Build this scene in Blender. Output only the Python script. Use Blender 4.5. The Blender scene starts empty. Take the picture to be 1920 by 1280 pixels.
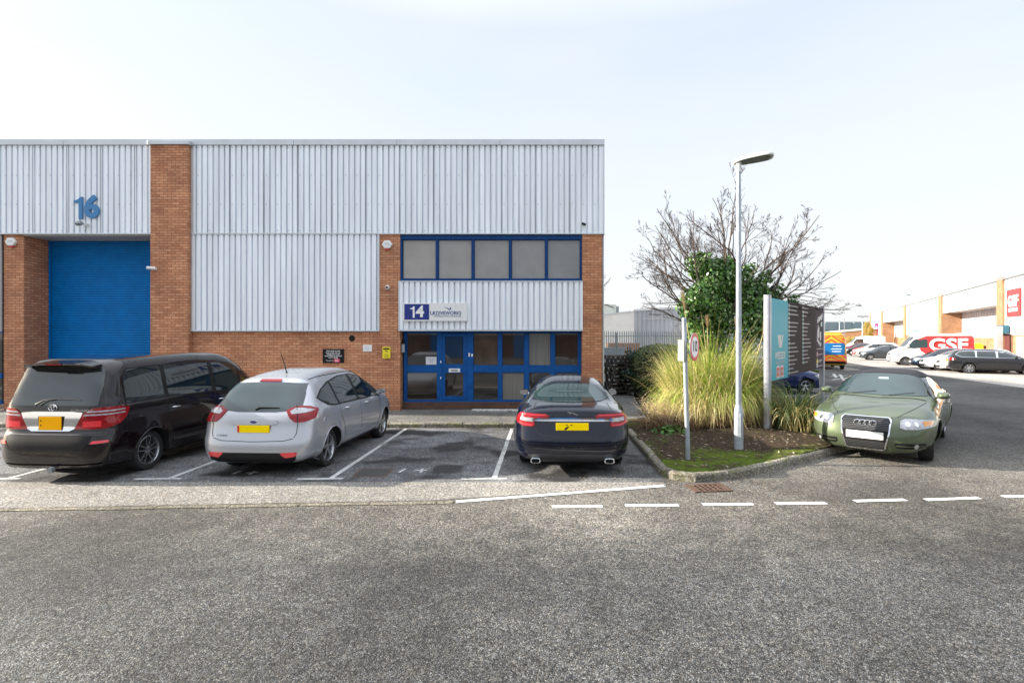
import bpy, bmesh, math, random
import numpy as np
from mathutils import Vector, Matrix
from mathutils.bvhtree import BVHTree
from mathutils.geometry import tessellate_polygon
R = math.radians
scene = bpy.context.scene
COL = scene.collection
H = 2.25                       # eye height of the camera above the road

# ---------------------------------------------------------------- camera, sky, sun, exposure
cam_d = bpy.data.cameras.new('camera'); cam = bpy.data.objects.new('camera', cam_d); COL.objects.link(cam)
cam.location = (0, 0, H); cam.rotation_euler = (R(90), 0, 0)
cam_d.sensor_width = 36; cam_d.lens = 36 * 1000 / 1920
cam_d.shift_x = -55 / 1920; cam_d.shift_y = -8 / 1920
cam_d.clip_start = 0.1; cam_d.clip_end = 3000
scene.camera = cam
SUN_EL, SUN_AZ = R(20.5), math.atan2(-1.0, 0.05)     # azimuth measured from +Y towards +X
w = bpy.data.worlds.new('World'); scene.world = w; w.use_nodes = True
nt = w.node_tree; bg = nt.nodes['Background']
sky = nt.nodes.new('ShaderNodeTexSky'); sky.sky_type = 'NISHITA'; sky.sun_disc = False
sky.sun_elevation = SUN_EL; sky.sun_rotation = SUN_AZ
sky.air_density = 1.0; sky.dust_density = 2.5; sky.ozone_density = 1.5
# thin high cloud: whitens the blue in soft, uneven veils
tc = nt.nodes.new('ShaderNodeTexCoord'); mp = nt.nodes.new('ShaderNodeMapping'); mp.inputs['Scale'].default_value = (1, 1, 3.5)
nz = nt.nodes.new('ShaderNodeTexNoise'); nz.inputs['Scale'].default_value = 1.6; nz.inputs['Detail'].default_value = 6
mr = nt.nodes.new('ShaderNodeMapRange'); mr.inputs[1].default_value = 0.3; mr.inputs[2].default_value = 0.7
mr.inputs[3].default_value = 0.72; mr.inputs[4].default_value = 0.95
mx = nt.nodes.new('ShaderNodeMix'); mx.data_type = 'RGBA'
cl = nt.nodes.new('ShaderNodeSeparateXYZ'); nt.links.new(tc.outputs['Generated'], cl.inputs[0])
cr = nt.nodes.new('ShaderNodeValToRGB'); nt.links.new(cl.outputs[2], cr.inputs[0])   # veil is thicker and brighter overhead
for i_, (p_, c_) in enumerate(((0.0, (2.6, 2.65, 2.7)), (0.5, (2.26, 2.40, 2.60)), (0.95, (6.0, 6.35, 6.9)))):
    e_ = cr.color_ramp.elements[i_] if i_ < 2 else cr.color_ramp.elements.new(0.99)
    e_.position = p_; e_.color = (*[x_ / 10 for x_ in c_], 1)
vm = nt.nodes.new('ShaderNodeVectorMath'); vm.operation = 'SCALE'; vm.inputs['Scale'].default_value = 10
nt.links.new(cr.outputs[0], vm.inputs[0]); nt.links.new(vm.outputs[0], mx.inputs[7])
nt.links.new(tc.outputs['Generated'], mp.inputs[0]); nt.links.new(mp.outputs[0], nz.inputs['Vector'])
nt.links.new(nz.outputs[0], mr.inputs[0]); nt.links.new(mr.outputs[0], mx.inputs[0])
nt.links.new(sky.outputs[0], mx.inputs[6]); nt.links.new(mx.outputs[2], bg.inputs[0])
bg.inputs[1].default_value = 0.13
sun_d = bpy.data.lights.new('sun', 'SUN'); sun_d.energy = 5.0; sun_d.angle = R(0.53); sun_d.color = (1.0, 0.91, 0.78)
sun = bpy.data.objects.new('sun', sun_d); COL.objects.link(sun)
sdir = Vector((math.sin(SUN_AZ) * math.cos(SUN_EL), math.cos(SUN_AZ) * math.cos(SUN_EL), math.sin(SUN_EL)))
sun.rotation_euler = (-sdir).to_track_quat('-Z', 'Y').to_euler()
vs = scene.view_settings; vs.view_transform = 'Standard'; vs.look = 'None'; vs.exposure = 1.6; vs.gamma = 1
vs.use_curve_mapping = False

# ---------------------------------------------------------------- helpers
def P(px, py, Y):                # photograph pixel at depth Y -> (X, Z)
    return (px - 1015) / 1000 * Y, H - (py - 632) / 1000 * Y
def PX(px, Y): return (px - 1015) / 1000 * Y
def PZ(py, Y): return H - (py - 632) / 1000 * Y
def G(px, py, z=0.0):            # pixel on the ground (height z) -> (X, Y)
    Y = (H - z) * 1000 / (py - 632)
    return (px - 1015) / 1000 * Y, Y

def tag(o, label=None, cat=None, group=None, kind=None):
    if label: o['label'] = label
    if cat: o['category'] = cat
    if group: o['group'] = group
    if kind: o['kind'] = kind
    return o
def empty(name, loc=(0, 0, 0), rz=0.0, parent=None):
    o = bpy.data.objects.new(name, None); COL.objects.link(o); o.location = loc; o.rotation_euler = (0, 0, rz)
    o.empty_display_size = 0.2
    if parent: o.parent = parent
    return o
def thing(name, label, cat, loc=(0, 0, 0), rz=0.0, group=None):
    return tag(empty(name, loc, rz), label, cat, group)
def copy_tree(o, parent=None):
    c = o.copy(); COL.objects.link(c)
    if parent: c.parent = parent
    for ch in list(o.children): copy_tree(ch, c)
    return c

class MB:
    def __init__(s): s.v = []; s.f = []
    def add(s, vs, fs):
        n = len(s.v); s.v.extend([tuple(v) for v in vs]); s.f.extend([tuple(i + n for i in f) for f in fs]); return s
    def box(s, x0, x1, y0, y1, z0, z1):
        return s.add([(x0,y0,z0),(x1,y0,z0),(x1,y1,z0),(x0,y1,z0),(x0,y0,z1),(x1,y0,z1),(x1,y1,z1),(x0,y1,z1)],
                     [(0,3,2,1),(4,5,6,7),(0,1,5,4),(1,2,6,5),(2,3,7,6),(3,0,4,7)])
    def prism(s, poly, axis, a0, a1):
        """poly of 2-D points in the plane across axis ('x': (y,z), 'y': (x,z), 'z': (x,y)), extruded a0..a1"""
        n = len(poly)
        def pt(p, a): return {'x': (a, p[0], p[1]), 'y': (p[0], a, p[1]), 'z': (p[0], p[1], a)}[axis]
        return s.add([pt(p, a0) for p in poly] + [pt(p, a1) for p in poly],
                     [tuple(range(n)), tuple(range(2*n-1, n-1, -1))] + [(i, i+n, (i+1) % n + n, (i+1) % n) for i in range(n)])
    def tube(s, pts, rad, n=8, cap=True):
        pts = [Vector(p) for p in pts]
        if not hasattr(rad, '__len__'): rad = [rad] * len(pts)
        vs, fs = [], []; up = None
        for i, p in enumerate(pts):
            d = (pts[min(i+1, len(pts)-1)] - pts[max(i-1, 0)])
            d = d.normalized() if d.length > 1e-9 else Vector((0, 0, 1))
            if up is None: up = d.orthogonal().normalized()
            a = (up - d * up.dot(d)); a = a.normalized() if a.length > 1e-6 else d.orthogonal().normalized()
            up = a; b = d.cross(a)
            for k in range(n):
                t = 2 * math.pi * k / n
                vs.append(p + (a * math.cos(t) + b * math.sin(t)) * rad[i])
        for i in range(len(pts) - 1):
            for k in range(n):
                fs.append((i*n + k, i*n + (k+1) % n, (i+1)*n + (k+1) % n, (i+1)*n + k))
        if cap and n > 2: fs.append(tuple(range(n-1, -1, -1))); fs.append(tuple((len(pts)-1)*n + k for k in range(n)))
        return s.add(vs, fs)
    def lathe(s, prof, n=24, axis='z', c=(0, 0, 0), cap=False):
        """prof: (r, h) list, closed only along the revolve"""
        vs, fs = [], []
        for r, h in prof:
            for k in range(n):
                t = 2 * math.pi * k / n; a, b = r * math.cos(t), r * math.sin(t)
                p = {'z': (a, b, h), 'x': (h, a, b), 'y': (a, h, b)}[axis]
                vs.append((p[0] + c[0], p[1] + c[1], p[2] + c[2]))
        for i in range(len(prof) - 1):
            for k in range(n): fs.append((i*n + k, i*n + (k+1) % n, (i+1)*n + (k+1) % n, (i+1)*n + k))
        if cap and prof[0][0] > 1e-6: fs.append(tuple(range(n)))
        if cap and prof[-1][0] > 1e-6: fs.append(tuple((len(prof)-1)*n + k for k in range(n)))
        return s.add(vs, fs)
    def build(s, name, mat, parent=None, smooth=False, bevel=0.0, angle=35, fix=True):
        me = bpy.data.meshes.new(name); me.from_pydata(s.v, [], s.f); me.update()
        if fix and len(s.f) < 60000:
            bm = bmesh.new(); bm.from_mesh(me)
            bmesh.ops.recalc_face_normals(bm, faces=bm.faces); bm.to_mesh(me); bm.free()
        me.materials.append(mat)
        o = bpy.data.objects.new(name, me); COL.objects.link(o)
        if parent: o.parent = parent
        if smooth:
            for p in me.polygons: p.use_smooth = True
            if angle < 180: me.set_sharp_from_angle(angle=R(angle))
        if bevel:
            m = o.modifiers.new('bevel', 'BEVEL'); m.width = bevel; m.segments = 2; m.limit_method = 'ANGLE'; m.angle_limit = R(40)
        return o
def boxo(name, mat, parent, *b, bevel=0.0):
    return MB().box(*b).build(name, mat, parent, bevel=bevel)

# ---------------------------------------------------------------- materials
MATS = {}
def new_mat(name):
    m = bpy.data.materials.new(name); m.use_nodes = True
    return m, m.node_tree, m.node_tree.nodes['Principled BSDF']
def N(nt, t, **kw):
    n = nt.nodes.new('ShaderNode' + t)
    for k, v in kw.items(): setattr(n, k, v)
    return n
def ramp(nt, src, stops):
    r = N(nt, 'ValToRGB'); e = r.color_ramp.elements
    while len(e) < len(stops): e.new(0.5)
    for i, (p, c) in enumerate(stops):
        e[i].position = p; e[i].color = (*c, 1) if len(c) == 3 else c
    nt.links.new(src, r.inputs[0]); return r.outputs[0]
def mixc(nt, fac, a, b, mode='MIX'):
    m = N(nt, 'Mix', data_type='RGBA', blend_type=mode)
    for s, v in ((m.inputs[0], fac), (m.inputs[6], a), (m.inputs[7], b)):
        if isinstance(v, (int, float)): s.default_value = v
        elif isinstance(v, tuple): s.default_value = (*v[:3], 1)
        else: nt.links.new(v, s)
    return m.outputs[2]
def math_(nt, op, a, b=0.5, c=0.0):
    m = N(nt, 'Math', operation=op)
    for s, v in zip(m.inputs, (a, b, c)):
        if isinstance(v, (int, float)): s.default_value = v
        else: nt.links.new(v, s)
    return m.outputs[0]
def noise(nt, vec, scale, detail=4, rough=0.55):
    n = N(nt, 'TexNoise'); n.inputs['Scale'].default_value = scale; n.inputs['Detail'].default_value = detail
    n.inputs['Roughness'].default_value = rough
    nt.links.new(vec, n.inputs['Vector']); return n.outputs[0]
def coords(nt, scale=(1, 1, 1)):
    t = N(nt, 'TexCoord'); m = N(nt, 'Mapping'); m.inputs['Scale'].default_value = scale
    nt.links.new(t.outputs['Object'], m.inputs[0]); return m.outputs[0]
def bump(nt, b, h, strength=0.3, dist=0.01):
    n = N(nt, 'Bump'); n.inputs['Strength'].default_value = strength; n.inputs['Distance'].default_value = dist
    nt.links.new(h, n.inputs['Height']); nt.links.new(n.outputs[0], b.inputs['Normal'])

def pm(name, col, rough=0.5, metal=0.0, var=0.12, scale=4.0, bmp=0.0, bscale=60, spec=0.5, coat=0.0, stretch=(1, 1, 1), ior=None):
    """painted / plain surface with uneven dirt and tone"""
    if name in MATS: return MATS[name]
    m, nt, b = new_mat(name); v = coords(nt, stretch)
    n = noise(nt, v, scale, 6, 0.6)
    lo = tuple(c * (1 - var) for c in col); hi = tuple(min(1, c * (1 + var * 0.6)) for c in col)
    nt.links.new(ramp(nt, n, [(0.3, lo), (0.7, hi)]), b.inputs['Base Color'])
    b.inputs['Metallic'].default_value = metal; b.inputs['Specular IOR Level'].default_value = spec
    b.inputs['Coat Weight'].default_value = coat; b.inputs['Coat Roughness'].default_value = 0.04
    if ior: b.inputs['IOR'].default_value = ior
    rr = N(nt, 'MapRange'); rr.inputs[3].default_value = max(0.02, rough * 0.8); rr.inputs[4].default_value = min(1, rough * 1.2)
    nt.links.new(n, rr.inputs[0]); nt.links.new(rr.outputs[0], b.inputs['Roughness'])
    if bmp: bump(nt, b, noise(nt, v, bscale, 3), bmp, 0.004)
    MATS[name] = m; return m

def paint(name, col, metal=0.35, rough=0.32, dust=0.005):
    if name in MATS: return MATS[name]
    m, nt, b = new_mat(name); v = coords(nt)
    n = noise(nt, v, 3.0, 5, 0.6); sp = noise(nt, v, 500, 1, 0.5)
    zc = N(nt, 'SeparateXYZ'); nt.links.new(v, zc.inputs[0])
    low = N(nt, 'MapRange'); low.inputs[1].default_value = 0.15; low.inputs[2].default_value = 0.75
    low.inputs[3].default_value = 1.0; low.inputs[4].default_value = 0.25
    nt.links.new(zc.outputs[2], low.inputs[0])
    d = math_(nt, 'MULTIPLY', math_(nt, 'MULTIPLY', n, low.outputs[0]), dust * 4)
    c = mixc(nt, d, tuple(col), (0.30, 0.27, 0.23))
    c = mixc(nt, 0.12, c, ramp(nt, sp, [(0.45, tuple(x*0.6 for x in col)), (0.6, tuple(min(1, x*1.6) for x in col))]))
    nt.links.new(c, b.inputs['Base Color'])
    b.inputs['Metallic'].default_value = metal; b.inputs['Roughness'].default_value = rough
    b.inputs['Specular IOR Level'].default_value = 0.1; b.inputs['Coat Weight'].default_value = 1.0; b.inputs['Coat Roughness'].default_value = 0.04
    MATS[name] = m; return m

def brick_mat(name, c1, c2, mortar, scale=1.0, var=0.5):
    m, nt, b = new_mat(name)
    t = N(nt, 'TexCoord'); s = N(nt, 'SeparateXYZ'); nt.links.new(t.outputs['Object'], s.inputs[0])
    cb = N(nt, 'CombineXYZ'); nt.links.new(math_(nt, 'ADD', s.outputs[0], s.outputs[1]), cb.inputs[0]); nt.links.new(s.outputs[2], cb.inputs[1])
    def br(a, bb, mm):
        k = N(nt, 'TexBrick'); nt.links.new(cb.outputs[0], k.inputs['Vector'])
        k.inputs['Scale'].default_value = 1; k.inputs['Brick Width'].default_value = 0.225; k.inputs['Row Height'].default_value = 0.075
        k.inputs['Mortar Size'].default_value = 0.006; k.inputs['Mortar Smooth'].default_value = 0.15; k.inputs['Bias'].default_value = 0.0
        k.inputs['Color1'].default_value = (*a, 1); k.inputs['Color2'].default_value = (*bb, 1); k.inputs['Mortar'].default_value = (*mm, 1)
        return k
    k = br(c1, c2, mortar)
    n = noise(nt, t.outputs['Object'], 1.3, 5, 0.6); n2 = noise(nt, t.outputs['Object'], 40, 4, 0.7)
    c = mixc(nt, 1.0, k.outputs[0], ramp(nt, n, [(0.3, (0.72, 0.70, 0.70)), (0.7, (1.1, 1.06, 1.0))]), 'MULTIPLY')
    c = mixc(nt, 1.0, c, ramp(nt, n2, [(0.25, (0.7, 0.7, 0.7)), (0.75, (1.22, 1.2, 1.18))]), 'MULTIPLY')
    # darker brown band near the ground
    g = N(nt, 'MapRange'); g.inputs[1].default_value = 0.05; g.inputs[2].default_value = 0.7; g.inputs[3].default_value = 0.45; g.inputs[4].default_value = 0.0
    nt.links.new(s.outputs[2], g.inputs[0])
    c = mixc(nt, math_(nt, 'MULTIPLY', g.outputs[0], n), c, (0.06, 0.05, 0.04))
    nt.links.new(c, b.inputs['Base Color']); b.inputs['Roughness'].default_value = 0.9; b.inputs['Specular IOR Level'].default_value = 0.25
    inv = math_(nt, 'SUBTRACT', 1.0, k.outputs[1])
    bump(nt, b, math_(nt, 'ADD', inv, math_(nt, 'MULTIPLY', n2, 0.5)), 0.6, 0.006)
    MATS[name] = m; return m

def asphalt(name, dark, light, stone=120, gap=0.6, patch=0.35, tint=None):
    """rolled aggregate: single stones, gaps, worn patches"""
    m, nt, b = new_mat(name)
    t = N(nt, 'TexCoord'); v = t.outputs['Object']
    vo = N(nt, 'TexVoronoi'); vo.inputs['Scale'].default_value = stone; nt.links.new(v, vo.inputs['Vector'])
    vo2 = N(nt, 'TexVoronoi'); vo2.inputs['Scale'].default_value = stone * 0.42; nt.links.new(v, vo2.inputs['Vector'])
    sx = N(nt, 'SeparateColor'); nt.links.new(vo.outputs['Color'], sx.inputs[0])
    sx2 = N(nt, 'SeparateColor'); nt.links.new(vo2.outputs['Color'], sx2.inputs[0])
    mid = tuple((a + b_) / 2 for a, b_ in zip(dark, light))
    c = ramp(nt, sx.outputs[0], [(0.0, tuple(x * 0.5 for x in dark)), (0.4, mid), (0.75, light), (1.0, tuple(min(1, x * 3.0) for x in light))])
    c = mixc(nt, 0.45, c, ramp(nt, sx2.outputs[1], [(0.0, dark), (0.7, light), (1.0, tuple(min(1, x * 1.5) for x in light))]))
    hue = mixc(nt, 0.5, (1, 1, 1), ramp(nt, sx2.outputs[2], [(0.0, (0.86, 0.95, 1.08)), (0.5, (1, 1, 1)), (1.0, (1.12, 1.0, 0.86))]))
    c = mixc(nt, 1.0, c, hue, 'MULTIPLY')
    g = ramp(nt, vo.outputs['Distance'], [(0.35, (1, 1, 1)), (0.75, (1 - gap,) * 3)])
    c = mixc(nt, 1.0, c, g, 'MULTIPLY')
    n1 = noise(nt, v, 0.22, 4, 0.55); n2 = noise(nt, v, 3.2, 5, 0.65); n3 = noise(nt, v, 22, 3, 0.6)
    c = mixc(nt, 1.0, c, ramp(nt, n1, [(0.36, (1 - patch * 1.15,) * 3), (0.64, (1 + patch * 0.7,) * 3)]), 'MULTIPLY')
    c = mixc(nt, 1.0, c, ramp(nt, n2, [(0.3, (1 - patch * 0.7,) * 3), (0.7, (1 + patch * 0.3,) * 3)]), 'MULTIPLY')
    c = mixc(nt, 1.0, c, ramp(nt, n3, [(0.3, (1 - patch * 1.0,) * 3), (0.7, (1 + patch * 0.5,) * 3)]), 'MULTIPLY')
    if tint: c = tint(nt, v, c, n1, n2, n3)
    nt.links.new(c, b.inputs['Base Color']); b.inputs['Roughness'].default_value = 0.85; b.inputs['Specular IOR Level'].default_value = 0.3
    h = math_(nt, 'SUBTRACT', 1.0, vo.outputs['Distance'])
    bump(nt, b, math_(nt, 'ADD', h, math_(nt, 'MULTIPLY', n3, 0.6)), 0.8, 0.007)
    MATS[name] = m; return m

def glassy(name, col, rough=0.03, ior=1.7, var=0.3, scale=0.7):
    return pm(name, col, rough, 0.0, var, scale, ior=ior, spec=0.6)

BRICK = brick_mat('orange_brick', (0.49, 0.215, 0.120), (0.68, 0.345, 0.20), (0.17, 0.105, 0.08))
BRICK_DARK = brick_mat('brown_plinth_brick', (0.10, 0.055, 0.045), (0.15, 0.08, 0.06), (0.10, 0.08, 0.07))
CLAD = pm('silver_cladding', (0.83, 0.87, 0.92), 0.42, 0.1, 0.16, 5, stretch=(1, 1, 0.06))
CLAD_WHITE = pm('white_cladding', (0.72, 0.73, 0.74), 0.5, 0.0, 0.08, 0.9, stretch=(1, 1, 0.25))
FLASH = pm('grey_flashing', (0.58, 0.61, 0.64), 0.4, 0.3, 0.12, 2)
BLUEU = pm('navy_frame_paint', (0.002, 0.045, 0.17), 0.5, 0.0, 0.25, 5, spec=0.2)
BLUE = pm('blue_frame_paint', (0.003, 0.075, 0.28), 0.5, 0.0, 0.25, 5, spec=0.2)
SHUT = pm('blue_shutter_paint', (0.0, 0.15, 0.44), 0.5, 0.0, 0.14, 3, spec=0.15)
DARKSEAM = pm('black_rubber', (0.015, 0.015, 0.016), 0.6, 0, 0.2, 8)
WHITEP = pm('white_plastic', (0.75, 0.75, 0.74), 0.4, 0, 0.06, 9)
GALV = pm('galvanised_steel', (0.38, 0.42, 0.46), 0.42, 0.45, 0.2, 7)
TARNISH = pm('dull_grey_metal', (0.25, 0.27, 0.29), 0.5, 0.4, 0.2, 7)
CHROME = pm('chrome', (0.75, 0.76, 0.78), 0.08, 1.0, 0.05, 5)
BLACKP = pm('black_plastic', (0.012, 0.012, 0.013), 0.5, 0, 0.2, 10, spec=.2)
REDP = pm('red_sign_paint', (0.62, 0.03, 0.035), 0.4, 0, 0.1, 6)
def roadpaint(name, col, lo, hi):
    """paint worn through to the stones"""
    m, nt, b = new_mat(name); v = coords(nt); n = noise(nt, v, 26, 6, .75); n2 = noise(nt, v, 2.2, 4, .6)
    k = math_(nt, 'ADD', math_(nt, 'MULTIPLY', n, .6), math_(nt, 'MULTIPLY', n2, .4))
    nt.links.new(ramp(nt, k, [(lo, (.09, .09, .085)), (hi, tuple(c * .8 for c in col)), (hi + .12, col)]), b.inputs['Base Color'])
    b.inputs['Roughness'].default_value = .85; bump(nt, b, n, .5, .004); return m
WHITELINE = roadpaint('white_road_paint', (0.55, 0.55, 0.53), .38, .46)
NAVYP = pm('navy_sign_paint', (0.006, 0.022, 0.20), 0.35, 0, 0.08, 6)

def figure_one(h, mat, parent, loc, ext=.02, name='numeral', flip=False):
    """a numeral 1 with a flag, cut from sheet"""
    p = [(.06*h, -.5*h), (.20*h, -.5*h), (.20*h, .5*h), (.09*h, .5*h), (.02*h, .40*h), (-.12*h, .345*h), (-.20*h, .335*h), (-.20*h, .24*h), (.03*h, .24*h), (.03*h, -.5*h)]
    o = MB().prism(p, 'y', -ext, ext).build(name, mat, parent); o.location = loc; return o
def text(s, size, mat, parent, loc, rot=(R(90), 0, 0), bold=0.0, ext=0.003, ax='CENTER', ay='CENTER', sx=1.0, name='lettering', space=1.0, line=1.0):
    cu = bpy.data.curves.new('txt', 'FONT'); cu.body = s; cu.size = size; cu.offset = bold; cu.extrude = ext
    cu.align_x = ax; cu.align_y = ay; cu.space_character = space; cu.space_line = line; cu.resolution_u = 6
    tmp = bpy.data.objects.new('txt', cu); COL.objects.link(tmp)
    dg = bpy.context.evaluated_depsgraph_get()
    me = bpy.data.meshes.new_from_object(tmp.evaluated_get(dg)); bpy.data.objects.remove(tmp)
    me.name = name; me.materials.clear(); me.materials.append(mat)
    o = bpy.data.objects.new(name, me); COL.objects.link(o)
    if parent: o.parent = parent
    o.location = loc; o.rotation_euler = rot; o.scale = (sx, 1, 1)
    return o
# ---------------------------------------------------------------- ground
def wear(nt, v, c, n1, n2, n3):
    """pale sandy wear where wheels turn in beside the gutter, darker oily lane further out"""
    s = N(nt, 'SeparateXYZ'); nt.links.new(v, s.inputs[0])
    y = math_(nt, 'ADD', s.outputs[1], math_(nt, 'MULTIPLY_ADD', n2, 1.2, -0.6))
    f = N(nt, 'MapRange', interpolation_type='SMOOTHSTEP'); f.inputs[1].default_value = 4.9; f.inputs[2].default_value = 7.3
    nt.links.new(y, f.inputs[0])
    g = N(nt, 'MapRange', interpolation_type='SMOOTHSTEP'); g.inputs[1].default_value = 9.0; g.inputs[2].default_value = 12.5
    g.inputs[3].default_value = 1; g.inputs[4].default_value = 0; nt.links.new(y, g.inputs[0])
    fac = math_(nt, 'MULTIPLY', math_(nt, 'MULTIPLY', f.outputs[0], g.outputs[0]), 0.85)
    return mixc(nt, fac, c, mixc(nt, 1.0, c, (2.4, 2.2, 1.95), 'MULTIPLY'))
ROAD = asphalt('road_asphalt', (0.031, 0.0325, 0.0325), (0.152, 0.152, 0.146), 100, 0.75, 0.46, wear)
STRIPM = asphalt('pale_worn_asphalt', (0.13, 0.12, 0.10), (0.41, 0.38, 0.33), 85, 0.5, 0.25)
def oil(nt, v, c, n1, n2, n3):
    k = noise(nt, v, 0.9, 4, 0.5)
    return mixc(nt, ramp(nt, k, [(0.50, (0, 0, 0)), (0.60, (0.85, 0.85, 0.85))]), c, (0.014, 0.014, 0.014))
BAYM = asphalt('bay_asphalt', (0.075, 0.078, 0.082), (0.28, 0.28, 0.28), 95, 0.5, 0.5, oil)
FARCON = asphalt('pale_concrete_yard', (0.30, 0.28, 0.25), (0.45, 0.42, 0.38), 60, 0.3, 0.2)
PAVE = asphalt('grey_path_concrete', (0.10, 0.10, 0.095), (0.24, 0.23, 0.21), 70, 0.35, 0.35)
def mossk(nt, v, c, n1, n2, n3):
    return mixc(nt, ramp(nt, n2, [(0.52, (0, 0, 0)), (0.66, (0.75, 0.75, 0.75))]), c, (0.10, 0.115, 0.02))
KERBM = asphalt('kerb_concrete', (0.17, 0.155, 0.12), (0.34, 0.31, 0.25), 60, 0.3, 0.4, mossk)

def sheet(name, poly, z, mat):
    o = MB().add([(x, y, z) for x, y in poly], [tuple(range(len(poly)))]).build(name, mat, fix=False)
    if o.data.polygons[0].normal.z < 0: o.data.flip_normals()
    return tag(o, kind='structure')
sheet('ground', [(-900, -500), (1200, -500), (1200, 1500), (-900, 1500)], 0, ROAD)
sheet('parking_bay_surface', [(-24, 8.28), (1.95, 8.28), (1.95, 13.25), (-24, 13.25)], 0.004, BAYM)
# pale strip between the bays and the gutter
sheet('access_strip', [(-24, 6.6), (-7, 7.02), (-1.5, 7.36), (1.9, 8.12), (1.9, 8.28), (-24, 8.28)], 0.004, STRIPM)
sheet('yard_surface', [(21.4, 23.7), (23.7, 34.6), (27, 46.9), (50, 125), (120, 140), (60, 20), (30, 8)], 0.004, FARCON)
# gutter stones
mb = MB(); random.seed(4)
x = -16.0
def gut(x): return 6.93 + (x + 7) * 0.0576
while x < -1.3:
    l = random.choice((0.9, 0.92)); x1 = min(x + l, -1.2)
    a, b = gut(x), gut(x1)
    j = random.uniform(-.012, .012)
    mb.add([(x+.008, a-.055+j, .001), (x1-.008, b-.055+j, .001), (x1-.008, b+.055+j, .001), (x+.008, a+.055+j, .001),
            (x+.008, a-.055+j, .009), (x1-.008, b-.055+j, .009), (x1-.008, b+.055+j, .009), (x+.008, a+.055+j, .009)],
           [(0,3,2,1),(4,5,6,7),(0,1,5,4),(1,2,6,5),(2,3,7,6),(3,0,4,7)])
    x = x1
tag(mb.build('gutter', asphalt('gutter_stone', (0.17, 0.15, 0.11), (0.36, 0.32, 0.24), 75, .4, .4)), kind='structure')

# painted markings, each stroke with worn ragged edges
def stroke(mb, p, q, wd, z=0.009, wear_=0.05):
    p, q = Vector(p), Vector(q); d = (q - p); L = d.length; d /= L; n = Vector((-d.y, d.x))
    k = max(2, int(L / 0.12)); vs = []
    for i in range(k + 1):
        c = p + d * (L * i / k); a = wd / 2 * random.uniform(1 - wear_ * 3, 1 + wear_); b = wd / 2 * random.uniform(1 - wear_ * 3, 1 + wear_)
        vs += [(c.x + n.x * a, c.y + n.y * a, z), (c.x - n.x * b, c.y - n.y * b, z)]
    mb.add(vs, [(2*i, 2*i+1, 2*i+3, 2*i+2) for i in range(k)])
mb = MB()
for X in (-8.48, -5.92, -3.35, -0.75):
    stroke(mb, (X, 8.5), (X + 0.03, 13.05), 0.085)
    stroke(mb, (X - 0.52, 8.44), (X + 0.2, 8.47), 0.085, 0.0098)
for (a, b) in (((748, 886), (760, 879)), ((778, 882), (800, 882)), ((789, 886), (792, 879)), ((437, 889), (452, 883)), ((462, 887), (485, 886)), ((468, 890), (478, 884))):
    stroke(mb, G(*a), G(*b), 0.05)
tag(mb.build('parking_bay_markings', WHITELINE, fix=False), kind='structure')
mb = MB()
stroke(mb, G(855, 941), G(1245, 911), 0.11)
DASH = [((1035, 950), (1130, 949)), ((1172, 948), (1272, 947)), ((1317, 946), (1412, 945)), ((1454, 944), (1549, 943)),
        ((1602, 939.5), (1698, 937)), ((1735, 937), (1836, 933.5)), ((1880, 931), (1985, 929)), ((2030, 926), (2140, 923))]
for a, b in DASH: stroke(mb, G(*a), G(*b), 0.105, 0.006)
tag(mb.build('road_markings', roadpaint('bright_road_paint', (0.72, 0.72, 0.70), .30, .40), fix=False), kind='structure')
mb = MB()
for y, x0, x1 in ((727, 1430, 1585), (742, 1430, 1560), (755, 1440, 1545), (716, 1440, 1540)):
    stroke(mb, G(x0, y), G(x1, y), 0.1)
for a, b in (((1556, 706), (1590, 704)), ((1560, 712), (1600, 707)), ((1575, 702), (1582, 713)), ((1563, 701), (1568, 708))):
    stroke(mb, G(*a), G(*b), 0.16)
tag(mb.build('side_road_markings', WHITELINE, fix=False), kind='structure')

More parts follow.
